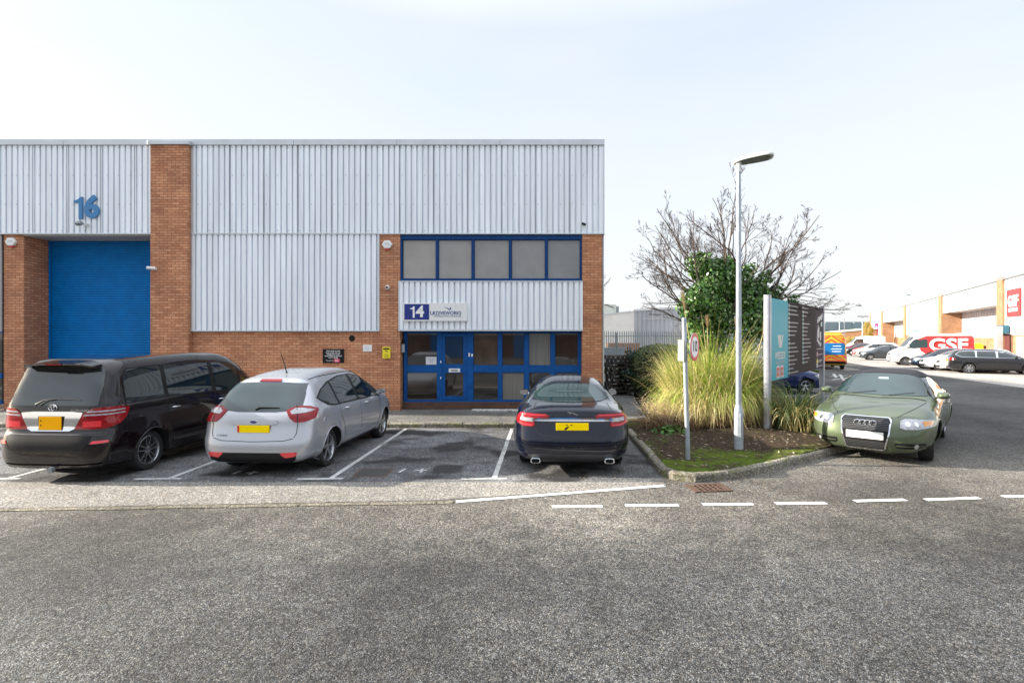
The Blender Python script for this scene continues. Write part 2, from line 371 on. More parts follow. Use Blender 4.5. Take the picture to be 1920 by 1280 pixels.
# front path and kerb
tag(MB().box(-24, 1.95, 13.36, 15.9, -0.05, 0.115).build('front_path', PAVE), kind='structure')
tag(MB().add([(1.95, 13.36, .115), (2.7, 13.36, .115), (3.4, 20, .115), (4.2, 36, .115), (1.0, 46, .115), (1.95, 15.9, .115),
              (1.95, 13.36, -.05), (2.7, 13.36, -.05), (3.4, 20, -.05), (4.2, 36, -.05), (1.0, 46, -.05), (1.95, 15.9, -.05)],
             [(0,1,2,3,4,5), (6,11,10,9,8,7)] + [(i, i+6, (i+1) % 6 + 6, (i+1) % 6) for i in range(6)]).build('side_path', PAVE), kind='structure')
def kerb_run(mb, pts, wd=0.125, h=0.125, seg=0.915, closed=False):
    """kerb stones laid along a polyline"""
    P_ = [Vector(p) for p in pts]; d = [0]
    for a, b in zip(P_, P_[1:]): d.append(d[-1] + (b - a).length)
    def at(s):
        for i in range(len(P_) - 1):
            if s <= d[i+1] or i == len(P_) - 2:
                t = (s - d[i]) / (d[i+1] - d[i]); return P_[i].lerp(P_[i+1], t), (P_[i+1] - P_[i]).normalized()
    s = 0
    while s < d[-1] - 0.05:
        e = min(s + seg, d[-1]); k = max(1, int((e - s) / 0.23)); vs = []
        hh = h + random.uniform(-.006, .006); jj = random.uniform(-.006, .006)
        for i in range(k + 1):
            q = s + .006 + (e - s - .012) * i / k; p, t = at(q)
            _, t1 = at(min(q + .1, d[-1])); _, t0 = at(max(q - .1, 0)); t = (t0 + t1).normalized(); n = Vector((-t.y, t.x))
            a, b = p + n * (wd / 2 + jj), p - n * (wd / 2 - jj); b2 = p - n * (wd / 2 - jj - .03)
            vs += [(b.x, b.y, -.02), (b.x, b.y, hh - .03), (b2.x, b2.y, hh), (a.x, a.y, hh), (a.x, a.y, -.02)]
        fs = [(5*i+m, 5*i+m+1, 5*i+m+6, 5*i+m+5) for i in range(k) for m in range(4)]
        fs += [(0, 4, 3, 2, 1), (5*k, 5*k+1, 5*k+2, 5*k+3, 5*k+4)]
        mb.add(vs, fs); s = e
mb = MB(); kerb_run(mb, [(1.9, 13.29), (-23, 13.29)][::-1])
# bed kerb: bay side, corner, curve along the junction
BEDK = [(2.02, 13.3), (2.02, 11), (2.0, 8.75), (2.12, 8.42), (2.45, 8.30), (3.15, 8.63), (3.8, 9.02), (4.4, 9.45), (5.2, 10.02), (6.15, 10.72), (7.2, 11.6), (8.1, 12.8), (8.7, 14.3), (9.0, 16.2), (8.8, 17.2), (7.6, 17.5), (5.2, 17.4), (3.2, 17.3)]
kerb_run(mb, BEDK)
tag(mb.build('kerb', KERBM, bevel=0.006), kind='structure')
# ---------------------------------------------------------------- main building (units 14 and 16 of one terrace)
YF = 15.6
def corr(mb, x0, x1, z0, z1, yf, depth=0.07, pitch=0.165, flat=0.116, slope=0.004):
    """trapezoid profiled sheet, ribs upright, crest at yf"""
    pts = []; x = x0
    while x < x1 - 1e-6:
        for dx, dy in ((0, 0), (flat, 0), (flat + slope, depth), (pitch - slope, depth)):
            if x + dx <= x1: pts.append((x + dx, yf + dy))
        x += pitch
    pts.append((x1, yf)); n = len(pts)
    mb.add([(px, py, z0) for px, py in pts] + [(px, py, z1) for px, py in pts], [(i, i+1, i+1+n, i+n) for i in range(n-1)])
    return mb
unit = thing('industrial_building', 'long two-storey brick and silver clad trade unit with blue window frames and blue roller shutter', 'building', (0, 0, 0))
X16L = -22.0; XR = PX(1133, YF)
ztop = PZ(263, YF); zfl = PZ(274, YF); zmid = PZ(440, YF)
xpl, xpr = PX(282, 15.42), PX(353, 15.42)          # sheet laps: a thin proud edge every few ribs, and one end lap
mb = MB(); random.seed(5)
for x0, x1, z0, z1 in ((xpl - 6.6, xpl, zmid + .035, zfl), (xpr + .012, XR - .2, zmid + .035, zfl)):
    x = x0 + .165 * 6
    while x < x1 - .2: mb.box(x + .108, x + .119, YF - .0635, YF - .0602, z0, z1 - random.uniform(0, .004)); x += .165 * 6
mb.build('sheet_laps', FLASH, unit)['kind'] = 'stuff'
# tall pilaster
# core block and roof
boxo('side_wall', CLAD, unit, X16L, XR - .06, 16.9, 48, 0, ztop - .15)
boxo('roof', FLASH, unit, X16L, XR, 15.62, 48.05, ztop - .149, ztop - .06)
# parapet flashing, in lengths
mb = MB(); x = X16L
for xe in (-17.0, -13.9, xpl - .05, xpr + .05, -7.2, -4.2, -1.2, XR):
    if xe == xpr + .05: x = xe; continue
    mb.box(x + .004, xe - .004, YF - .10, YF + .35, zfl, ztop); x = xe
mb.box(xpl - .05, xpr + .05, 15.36, 15.5, zfl - .03, ztop - .085); mb.box(xpl - .049, xpr + .049, 15.5, 15.95, zfl + .01, ztop + .004)
mb.build('parapet_flashing', FLASH, unit, bevel=.008)
# upper cladding
mb = MB(); corr(mb, X16L, xpl, zmid + .03, zfl, YF - .06); mb.build('upper_cladding', CLAD, unit, fix=False)
mb = MB(); corr(mb, xpr + .012, XR - .03, zmid + .03, zfl, YF - .06); mb.build('upper_cladding', CLAD, unit, fix=False)
mb = MB()
mb.box(XR - .045, XR, YF - .065, 16.95, zmid, zfl); mb.box(XR - .045, XR - .003, YF + .02, 16.95, 0, zmid + .001)
mb.build('corner_trim', FLASH, unit)
boxo('corner_trim', FLASH, unit, xpr + .004, xpr + .08, YF - .066, YF, zmid + .034, zfl - .003)
mb = MB(); mb.box(X16L, xpl - .003, YF - .085, YF + .02, zmid, zmid + .035); mb.box(xpr + .003, XR - .002, YF - .085, YF + .02, zmid, zmid + .035)
mb.build('drip_flashing', FLASH, unit)
# backing behind the cladding
boxo('cladding_backing', BLACKP, unit, X16L + .1, XR - .1, YF + .02, 15.72, zmid + .04, ztop - .152)
# screws on the cladding
mb = MB(); random.seed(2)
for x0, x1, z0, z1 in ((X16L + 6, xpl, zmid + .03, zfl), (xpr + .16, XR - .1, zmid + .03, zfl)):
    x = x0 + .052
    while x < x1:
        for f in (.03, .33, .66, .97):
            if random.random() < .8: mb.box(x - .009, x + .009, YF - .068, YF - .059, z0 + (z1 - z0) * f - .009, z0 + (z1 - z0) * f + .009)
        x += .33
tag(mb.build('cladding_screws', TARNISH, unit), kind='stuff')
# sheet laps: a thin proud edge every few ribs, and one end lap
mb = MB(); random.seed(5)
for x0, x1, z0, z1 in ((xpl - 6.6, xpl, zmid + .035, zfl), (xpr + .012, XR - .2, zmid + .035, zfl)):
    x = x0 + .165 * 6
    while x < x1 - .2: mb.box(x + .108, x + .119, YF - .0635, YF - .0602, z0, z1 - random.uniform(0, .004)); x += .165 * 6
mb.build('sheet_laps', FLASH, unit)['kind'] = 'stuff'
# tall pilaster
boxo('brick_pilaster', BRICK, unit, xpl, xpr, 15.42, 16.895, 0.05, zfl - .031)
# --- unit 14 left part
xl2, xr2 = PX(357, YF), PX(712, YF); zc2 = PZ(620, YF)
mb = MB(); corr(mb, xl2 + .05, xr2 - .02, zc2 + .02, zmid - .001, YF - .06); mb.build('lower_cladding', CLAD, unit, fix=False)
boxo('cladding_backing', BLACKP, unit, xl2, xr2, YF + .012, 15.66, zc2, zmid - .002)
mb = MB(); mb.box(xpr + .003, xl2 + .1, YF - .066, YF + .011, zc2 + .021, zmid - .003); mb.box(xr2 - .05, xr2 + .01, YF - .066, YF + .011, zc2 + .021, zmid - .003)
mb.box(xpr + .003, xr2 + .012, YF - .088, YF + .011, zc2 - .02, zc2 + .02)
mb.build('cladding_trim', FLASH, unit)
xw0, xw1 = PX(751, YF), PX(1091, YF)
mb = MB(); mb.box(xpr + .001, xr2 + .01, YF, 16.89, 0.05, zc2 - .021)
mb.box(xr2 + .011, xw0 - .002, YF - .04, 16.89, 0.05, zmid - .002)
mb.build('brick_wall', BRICK, unit)
boxo('brick_pier', BRICK, unit, xw1 + .004, PX(1129, YF), YF - .04, 16.89, 0.05, zmid - .002)
# dark plinth under the glazing
zs = PZ(753, 15.85)
boxo('plinth', BRICK_DARK, unit, xw0 - .001, xw1 + .003, 15.78, 16.89, 0.05, zs)
# door step & soffit inside the recess
boxo('recess_head', BLUE, unit, xw0, xw1, 15.62, 16.88, PZ(620, YF) - .03, PZ(618, YF))

def glazing(parent, xs, zs_, y, fw, mats, bars):
    """panes between mullion centres xs and rail centres zs_; frame width fw"""
# upper strip of five windows
yu = YF + .02; zt, zb = PZ(446, yu), PZ(526, yu)
mull = [PX(p, yu) for p in (753, 820, 887, 957, 1024.5, 1090)]
PANEG = [glassy('upper_pane_%d' % i, c, 0.05, 1.6, 0.16, 1.4) for i, c in enumerate(((0.30, 0.275, 0.255), (0.27, 0.255, 0.245), (0.24, 0.23, 0.225), (0.22, 0.215, 0.22), (0.19, 0.195, 0.205)))]  # blotches in the pane colour stand in for reflections
mb = MB(); 
mb.box(xw0, xw1, yu - .05, yu + .06, zb - .01, zb + .05); mb.box(xw0, xw1, yu - .05, yu + .06, zt - .06, zt + .075)
for i, m_ in enumerate(mull):
    hw = .036 if 0 < i < 5 else .032
    mb.box(m_ - hw, m_ + hw, yu - .047, yu + .057, zb + .051, zt - .061)
fr = mb.build('window_frame', BLUEU, unit, bevel=.006)
for i in range(5):
    a, b = mull[i] + .036, mull[i+1] - .036
    w_ = MB().box(a + .0, a + .012, yu - .02, yu + .05, zb + .05, zt - .06).box(b - .012, b, yu - .02, yu + .05, zb + .05, zt - .06) \
        .box(a + .013, b - .013, yu - .02, yu + .05, zb + .05, zb + .062).box(a + .013, b - .013, yu - .02, yu + .05, zt - .072, zt - .06).build('window', BLUEU, unit)
    boxo('pane', PANEG[i], w_, a + .013, b - .013, yu + .02, yu + .03, zb + .063, zt - .073)
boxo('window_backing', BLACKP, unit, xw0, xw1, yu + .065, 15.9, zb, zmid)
# spandrel cladding
mb = MB(); corr(mb, xw0 - .03, xw1 + .02, PZ(617, YF), PZ(529, YF), YF - .09); mb.build('spandrel_cladding', CLAD, unit, fix=False)
mb = MB(); mb.box(xw0 - .035, xw1 + .025, YF - .105, YF - .035, PZ(529, YF), PZ(527, YF)); mb.box(xw0 - .035, xw1 + .025, YF - .11, YF + .015, PZ(620.5, YF), PZ(617, YF))
mb.box(xw0 - .036, xw0 + .0, YF - .103, YF - .016, PZ(617, YF), PZ(529, YF)); mb.build('spandrel_trim', FLASH, unit)
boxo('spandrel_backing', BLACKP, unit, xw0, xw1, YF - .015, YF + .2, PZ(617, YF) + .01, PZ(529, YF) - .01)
# ground floor glazing
yg = 15.86
def gx(p): return PX(p, yg)
def gz(p): return PZ(p, yg)
zt, z1, z0, zb = gz(624), gz(684), gz(699), gz(753)
bars = [(757.5, 763), (820, 829), (876, 887.5), (934, 941.5), (983, 991.5), (1032.5, 1040.5), (1084, 1090)]
mb = MB()
for a, b in bars: mb.box(gx(a), gx(b), yg - .04, yg + .06, zb + .05, zt)
mb.box(gx(757.5), gx(1090), yg - .043, yg + .06, zb - .01, zb + .049); mb.box(gx(757.5), gx(1090), yg - .043, yg + .06, zt + .001, zt + .12)
for i in range(6):
    if i == 1: continue
    a, b = gx(bars[i][1]), gx(bars[i+1][0])
    mb.box(a + .001, b - .001, yg - .036, yg + .06, z0 + .02, z1 - .02)
    for (p, q) in ((zb + .05, z0 + .02), (z1 - .02, zt)):
        mb.box(a, a + .012, yg - .02, yg + .04, p, q).box(b - .012, b, yg - .02, yg + .04, p, q).box(a + .013, b - .013, yg - .02, yg + .04, p, p + .015).box(a + .013, b - .013, yg - .02, yg + .04, q - .015, q)
mb.build('window_frame', BLUE, unit, bevel=.005)
GD = glassy('dark_interior_glass', (0.030, 0.024, 0.020), 0.035, 1.8, 0.55, 1.3)
GL = pm('pane_with_blind', (0.17, 0.16, 0.145), 0.12, 0, 0.25, 30, stretch=(1, 1, 0.03), ior=1.5)
GB = glassy('dim_interior_glass', (0.075, 0.055, 0.042), 0.05, 1.7, 0.5, 1.6)
for i in range(6):
    if i == 1: continue
    a, b = gx(bars[i][1]) + .013, gx(bars[i+1][0]) - .013
    boxo('pane', (GD, GD, GB, GD, GL, GD)[i], unit, a, b, yg + .01, yg + .02, z1 - .004, zt - .016)
    boxo('pane', (GD, GD, GD, GL, GD, GD)[i], unit, a, b, yg + .01, yg + .02, zb + .066, z0 + .004)
# entrance door
dr = MB(); a, b = gx(829) + .004, gx(876) - .004
dr.box(a, a + .09, yg - .03, yg + .03, zb + .06, zt - .01).box(b - .11, b, yg - .03, yg + .03, zb + .06, zt - .01)
dr.box(a + .091, b - .111, yg - .03, yg + .03, zb + .06, zb + .17).box(a + .091, b - .111, yg - .03, yg + .03, zt - .11, zt - .01).box(a + .091, b - .111, yg - .033, yg + .03, z0 - .0, z1 + .02)
door = dr.build('entrance_door', BLUE, unit, bevel=.005)
boxo('pane', GD, door, a + .091, b - .111, yg + .01, yg + .02, z1 + .021, zt - .111)
boxo('pane', GD, door, a + .091, b - .111, yg + .01, yg + .02, zb + .171, z0 - .001)
lp = boxo('letter_plate', WHITEP, door, gx(842), gx(863), yg - .05, yg - .034, gz(697.5), gz(690.5), bevel=.004)
boxo('slot', TARNISH, door, gx(846), gx(859), yg - .056, yg - .0505, gz(695.5), gz(692.5))
for py in (678, 708): boxo('hinge', WHITEP, unit, gx(826), gx(828), yg - .06, yg - .041, gz(py) - .03, gz(py) + .03)
boxo('door_handle', WHITEP, unit, gx(879), gx(881.5), yg - .055, yg - .041, gz(668), gz(661)); boxo('entry_keypad', WHITEP, unit, gx(884), gx(887), yg - .05, yg - .041, gz(668), gz(663))
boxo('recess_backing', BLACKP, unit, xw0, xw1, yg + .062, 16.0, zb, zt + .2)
# --- unit 16: pier, roller shutter, soffit, window further left
ys = 16.38
pL, pR = PX(7, YF), PX(45, YF)
boxo('brick_pier', BRICK, unit, pL, pR, YF, 16.89, 0.05, zmid - .004)
boxo('brick_wall', BRICK, unit, PX(92, ys) - .75, PX(92, ys), ys - .0, 16.885, 0.05, PZ(452, ys))
# the reveal runs back from the pier's corner: the pier is as deep as the recess
mb = MB(); mb.add([(pR + .001, YF + .002, .05), (PX(92, ys), ys, .05), (pR - .3, ys, .05), (pR + .001, YF + .002, zmid - .004), (PX(92, ys), ys, zmid - .004), (pR - .3, ys, zmid - .004)],
                  [(0, 1, 4, 3), (0, 2, 1), (3, 4, 5), (1, 2, 5, 4), (2, 0, 3, 5)])
zsoff = PZ(452, ys)
boxo('soffit', pm('white_soffit', (0.45, 0.44, 0.42), 0.6, 0, 0.15, 1.2), unit, pR + .002, xpl - .002, YF - .02, ys + .3, zsoff + .01, zmid - .002)
prof = []; z = 0.12; k = 0
while z < zsoff: 
    prof += [(ys + .05, z), (ys + .03, z + .018), (ys + .03, z + .048), (ys + .05, z + .066)]; z += .075
prof.append((ys + .05, zsoff + .01)); mb = MB(); n = len(prof); xa, xb = PX(92, ys) - .04, xpl + .05
mb.add([(xa, p[0], p[1]) for p in prof] + [(xb, p[0], p[1]) for p in prof], [(i, i+1, i+1+n, i+n) for i in range(n-1)])
mb.build('roller_shutter', SHUT, unit, smooth=True, angle=50, fix=False)
boxo('shutter_guide', SHUT, unit, PX(92, ys) + .002, PX(92, ys) + .05, ys - .02, ys + .02, .12, zsoff)
boxo('shutter_guide', SHUT, unit, xpl - .05, xpl - .003, ys - .02, ys + .02, .12, zsoff)
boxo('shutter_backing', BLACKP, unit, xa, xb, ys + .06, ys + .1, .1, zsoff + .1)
mb = MB(); corr(mb, X16L, pL - .03, PZ(622, YF), zmid - .001, YF - .06); mb.build('lower_cladding', CLAD_WHITE, unit, fix=False)
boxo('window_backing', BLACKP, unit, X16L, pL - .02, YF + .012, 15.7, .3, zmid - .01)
mb = MB(); x = X16L
while x < pL - .1: mb.box(x, x + .07, YF - .055, YF + .01, .35, PZ(623, YF)); x += 1.05
mb.box(X16L, pL - .02, YF - .052, YF + .008, .3, .42); mb.box(X16L, pL - .02, YF - .052, YF + .008, 1.05, 1.2)
mb.box(X16L, pL - .02, YF - .052, YF + .008, PZ(624, YF), PZ(622, YF) - .001)
mb.build('window_frame', BLUE, unit)
boxo('pane', GD, unit, X16L + .1, pL - .03, YF - .01, YF + .002, .4, PZ(624, YF))

# vent hole
MB().lathe([(0, 0), (.075, 0), (.088, -.012), (.088, .03)], 20, 'y', (PX(660, YF), YF - .002, PZ(634, YF))).build('vent', BLACKP, unit)

# --- things fixed to the walls
def fixed(name, label, cat, px, py, Y, group=None): 
    x, z = P(px, py, Y); return thing(name, label, cat, (x, Y, z), group=group)
# numerals 16
t = fixed('unit_number', 'big blue numerals reading 16 on the cladding above the roller shutter', 'sign', 160, 390, YF - .085)
B16 = pm('sky_blue_numeral', (0.035, 0.19, 0.42), 0.4, 0, 0.08, 5)
figure_one(.64, B16, t, (-.20, 0, 0)); text('6', .86, B16, t, (.19, 0, 0), bold=.035, ext=.02, name='numeral')
# floodlight
t = fixed('floodlight', 'small black floodlight below the 16 on the cladding', 'light', 162, 421, YF - .075)
MB().box(.0, .06, -.12, .02, -.03, .03).build('bracket', WHITEP, t)
o = MB().box(-.11, .09, -.05, .05, -.05, .05).build('lamp_housing', TARNISH, t, bevel=.01); o.location = (-.07, -.16, .0); o.rotation_euler = (R(-35), 0, R(-15))
def hexbox(label, px, py, Y):
    t = fixed('alarm_box', label, 'alarm', px, py, Y)
    mb = MB(); poly = [(.155 * math.cos(R(60 * k)), .135 * math.sin(R(60 * k))) for k in range(6)]
    mb.prism(poly, 'y', -.09, 0); mb.build('alarm_cover', WHITEP, t, bevel=.02)
    boxo('alarm_base', REDP, t, -.05, .05, -.07, -.005, -.155, -.118)
    for dz in (.02, -.005): boxo('marking_strip', pm('grey_print', (.35, .35, .36), .5), t, -.07, .07, -.0925, -.0905, dz, dz + .008)
hexbox('white hexagonal alarm box on the narrow brick pier left of the upper windows', 727, 459, YF - .045)
hexbox('white hexagonal alarm box on the brick pier left of the blue shutter', 24, 454, YF - .005)
t = fixed('security_camera', 'white dome security camera halfway up the narrow brick pier', 'camera', 727, 539, YF - .04)
MB().lathe([(0, -.09), (.04, -.085), (.06, -.06), (.068, -.03), (.068, 0)], 18, 'y').build('camera_housing', WHITEP, t, smooth=True)
MB().lathe([(0, -.105), (.025, -.1), (.035, -.084)], 14, 'y').build('lens', BLACKP, t, smooth=True)
t = fixed('security_camera', 'white bullet camera sticking out beside the blue roller shutter', 'camera', 287, 503, 15.40)
MB().tube([(.1, -.02, -.01), (-.13, -.06, .01)], .045, 12).build('camera_housing', WHITEP, t, smooth=True, angle=60)
boxo('bracket', WHITEP, t, .04, .1, -.02, .02, -.05, .0)
t = fixed('security_camera', 'tiny dark camera on the upper cladding near the right corner', 'camera', 1094, 421, YF - .055)
MB().tube([(-.05, -.06, .02), (.06, -.09, -.02)], .035, 10).build('camera_housing', BLACKP, t); boxo('bracket', WHITEP, t, -.02, .02, -.06, .004, -.02, .02)
# company sign
t = fixed('company_sign', 'long white company sign with a blue 14 panel and a swoosh, on the middle cladding', 'sign', 816.5, 585, YF - .095)
sw, sh = 119 / 64.5, 34 / 64.5
boxo('sign_tray', WHITEP, t, -sw/2, sw/2, -.07, 0, -sh/2, sh/2, bevel=.006)
boxo('number_panel', NAVYP, t, -sw/2 + .035, -sw/2 + .755, -.0735, -.0705, -sh/2 + .04, sh/2 - .035)
WL = pm('white_letter', (.8, .8, .8), .4)
figure_one(.33, WL, t, (-sw/2 + .27, -.077, 0), .002, 'lettering'); text('4', .44, WL, t, (-sw/2 + .49, -.077, 0), bold=.016, ext=.002, sx=1.02)
text('U', .15, NAVYP, t, (-.09, -.074, -.035), bold=.002, ext=.002); text('K', .15, NAVYP, t, (-.02, -.0745, -.035), bold=.002, ext=.002)
text('DIVEWORKS', .15, NAVYP, t, (.03, -.074, -.035), bold=.002, ext=.002, ax='LEFT', sx=.86, space=1.0)
text('COMMERCIAL DIVING CONTRACTORS', .045, NAVYP, t, (.365, -.074, -.125), ext=.001, sx=1.0)
mb = MB(); pts = []
for i in range(17):
    a = i / 16; pts.append((.30 + .2 * a, .12 - .05 * math.sin(a * math.pi * .85) * a * 2 + (.10 * max(0, a - .75) * 4 * (a - .55))))
dxs = -.03
cur = [(.30, .120), (.335, .119), (.37, .108), (.40, .088), (.43, .068), (.455, .062), (.478, .075), (.487, .098), (.48, .118), (.466, .126), (.462, .120)]
wd = [.002, .005, .008, .010, .013, .015, .016, .014, .010, .006, .002]
vs = []
for i, (p, w_) in enumerate(zip(cur, wd)):
    a = Vector(cur[max(i-1, 0)]); b = Vector(cur[min(i+1, len(cur)-1)]); d = (b - a).normalized(); n_ = Vector((-d.y, d.x)) * w_
    p = (p[0] + dxs, p[1] + .01); vs += [(p[0] + n_.x, -.0745, p[1] + n_.y), (p[0] - n_.x, -.0745, p[1] - n_.y)]
mb = MB().add(vs, [(2*i, 2*i+1, 2*i+3, 2*i+2) for i in range(len(cur)-1)]); mb.build('swoosh', NAVYP, t, fix=False)
# disclaimer notice
t = fixed('notice_sign', 'black notice board with white words on the brick wall above the silver car', 'sign', 625, 667, YF - .02)
boxo('notice_board', BLACKP, t, -.31, .31, -.008, .018, -.2, .2, bevel=.004)
text('Users of this car park\ndo so at their own risk.\nManagement cannot\naccept liability for accidents\nloss or damage', .054, WL, t, (0, -.0105, .05), bold=.0008, ext=.001, line=.9, sx=.84)
text('Managed by', .045, WL, t, (-.1, -.0105, -.135), ext=.001)
boxo('logo_panel', pm('pink_red', (.65, .02, .10), .4), t, .02, .19, -.0115, -.0085, -.185, -.085)
text('LC', .09, WL, t, (.105, -.0135, -.137), bold=.003, ext=.001)
t = fixed('white_plaque', 'small blank white plaque on the brick wall', 'sign', 689, 652.5, YF - .01)
boxo('plaque', WHITEP, t, -.13, .13, -.01, .01, -.1, .1)
for i in range(3): boxo('marking_strip', pm('grey_print', (.35, .35, .36), .5), t, -.07, .05, -.0125, -.0105, -.05 + i * .035, -.043 + i * .035)
t = fixed('smoking_bin', 'small yellow wall sign on the brick pier left of the entrance', 'sign', 725, 661, YF - .045)
YEL = pm('yellow_sign', (.80, .66, .02), .4, 0, .06)
boxo('sign_plate', YEL, t, -.115, .115, -.03, 0, -.165, .165, bevel=.01)
boxo('black_band', BLACKP, t, -.09, .09, -.033, -.0305, .09, .135)
MB().tube([(-.05, -.034, .06), (.0, -.034, .045), (.04, -.034, .02)], [.004, .012, .006], 6).build('pictogram', BLACKP, t)
for i in range(3): boxo('marking_strip', pm('dark_print', (.12, .10, .02), .5), t, -.07 + .01 * i, .07 - .01 * i, -.033, -.0305, -.06 - i * .035, -.05 - i * .035)
t = fixed('wall_lantern', 'black wall lantern with a pale tube beside the entrance glazing', 'light', 757, 650, 15.78)
boxo('bracket', BLACKP, t, -.09, .02, -.04, .0, -.12, .22); MB().tube([(0, -.07, -.16), (0, -.07, .1)], .05, 12).build('lamp_shade', pm('frosted_glass', (.35, .38, .42), .3), t)
MB().lathe([(0, .16), (.07, .1), (.075, .09), (.0, .09)], 14, 'z', (0, -.07, 0)).build('cap', BLACKP, t)
t = fixed('paper_notice', 'white paper notice taped inside the window left of the door', 'sign', 808.5, 676, yg - .005)
boxo('paper', pm('paper', (.62, .62, .66), .8, 0, .05), t, -.16, .16, -.0, .004, -.115, .115)
for i, (a, b) in enumerate(((-.09, .09), (-.07, .08), (-.03, .05))): boxo('marking_strip', pm('grey_print', (.35, .35, .36), .5), t, a, b, -.003, -.001, .05 - i * .05, .068 - i * .05)

# white pebbles along the glazing plinth
random.seed(8); mb = MB()
for i in range(420):
    x = random.uniform(PX(885, 15.6), PX(985, 15.6)); y = 15.76 - abs(random.gauss(0, .16)); s = random.uniform(.012, .035)
    c = Vector((x, y, .118)); vs = [c + Vector((random.uniform(.6, 1) * s * dx, random.uniform(.6, 1) * s * dy, random.uniform(.5, .9) * s * dz)) for dx, dy, dz in ((1,0,0),(-1,0,0),(0,1,0),(0,-1,0),(0,0,1),(0,0,-.3))]
    mb.add(vs, [(0,2,4),(2,1,4),(1,3,4),(3,0,4),(2,0,5),(1,2,5),(3,1,5),(0,3,5)])
tag(mb.build('pebbles', pm('white_pebble', (.6, .58, .55), .8, 0, .3, 20)), 'scattered white pebbles on the path under the entrance windows', 'pebbles', kind='stuff')
# ---------------------------------------------------------------- vehicles
def smooth01(t): t = np.clip(t, 0, 1); return t * t * (3 - 2 * t)
def catmull(pts, step):
    """closed centripetal-ish Catmull-Rom through pts; a point given with a third value 1 is kept sharp"""
    P_ = [np.array(p[:2], float) for p in pts]; S = [len(p) > 2 and p[2] for p in pts]; n = len(P_); out = []
    for i in range(n):
        p0, p1, p2, p3 = P_[i-1], P_[i], P_[(i+1) % n], P_[(i+2) % n]
        L = np.linalg.norm(p2 - p1); l0 = max(np.linalg.norm(p1 - p0), 1e-6); l3 = max(np.linalg.norm(p3 - p2), 1e-6)
        m1 = ((p2 - p1) / L * l0 + (p1 - p0) / l0 * L) / (L + l0) * L; m2 = ((p3 - p2) / l3 * L + (p2 - p1) / L * l3) / (L + l3) * L
        if S[i]: m1 = (p2 - p1)
        if S[(i+1) % n]: m2 = (p2 - p1)
        k = max(1, int(round(L / step)))
        for j in range(k):
            t = j / k; h = t*t; c = h*t
            out.append((2*c - 3*h + 1) * p1 + (c - 2*h + t) * m1 + (-2*c + 3*h) * p2 + (c - h) * m2)
    return np.array(out)

TYRE = pm('tyre_rubber', (0.018, 0.018, 0.018), 0.8, 0, 0.3, 20)
RIMS = pm('alloy_rim', (0.42, 0.43, 0.45), 0.25, 0.9, 0.1, 10); RIMD = pm('dark_rim', (0.05, 0.05, 0.055), 0.35, 0.6, 0.1, 10)
WELL = pm('wheel_arch_black', (0.01, 0.01, 0.01), 0.9, 0, 0.2, 10)
GLASS = glassy('tinted_car_glass', (0.010, 0.016, 0.017), 0.015, 1.75, 0.4, 1.5)
GLASST = glassy('teal_car_glass', (0.016, 0.034, 0.036), 0.02, 1.65, 0.4, 1.2)
TAIL = pm('red_tail_lens', (0.26, 0.003, 0.006), 0.12, 0, 0.25, 18, coat=.5, spec=.3)
TAILD = pm('bright_red_lens', (0.70, 0.02, 0.03), 0.12, 0, 0.15, 18, coat=1.0)
CLEAR = pm('clear_lens', (0.42, 0.42, 0.44), 0.2, 0.3, 0.3, 22, coat=.6)
AMBER = pm('amber_lens', (0.75, 0.28, 0.03), 0.2, 0, 0.15, 18, coat=1.0)
PLATEY = pm('yellow_number_plate', (0.92, 0.66, 0.0), 0.5, 0, 0.04, 8, spec=.1); PLATEO = pm('amber_number_plate', (0.92, 0.42, 0.0), 0.5, 0, 0.04, 8, spec=.1); PLATEW = pm('white_number_plate', (0.8, 0.8, 0.8), 0.35, 0, 0.04, 8)
SEAM = pm('panel_gap', (0.012, 0.012, 0.013), 0.7, 0, 0.1, 5)

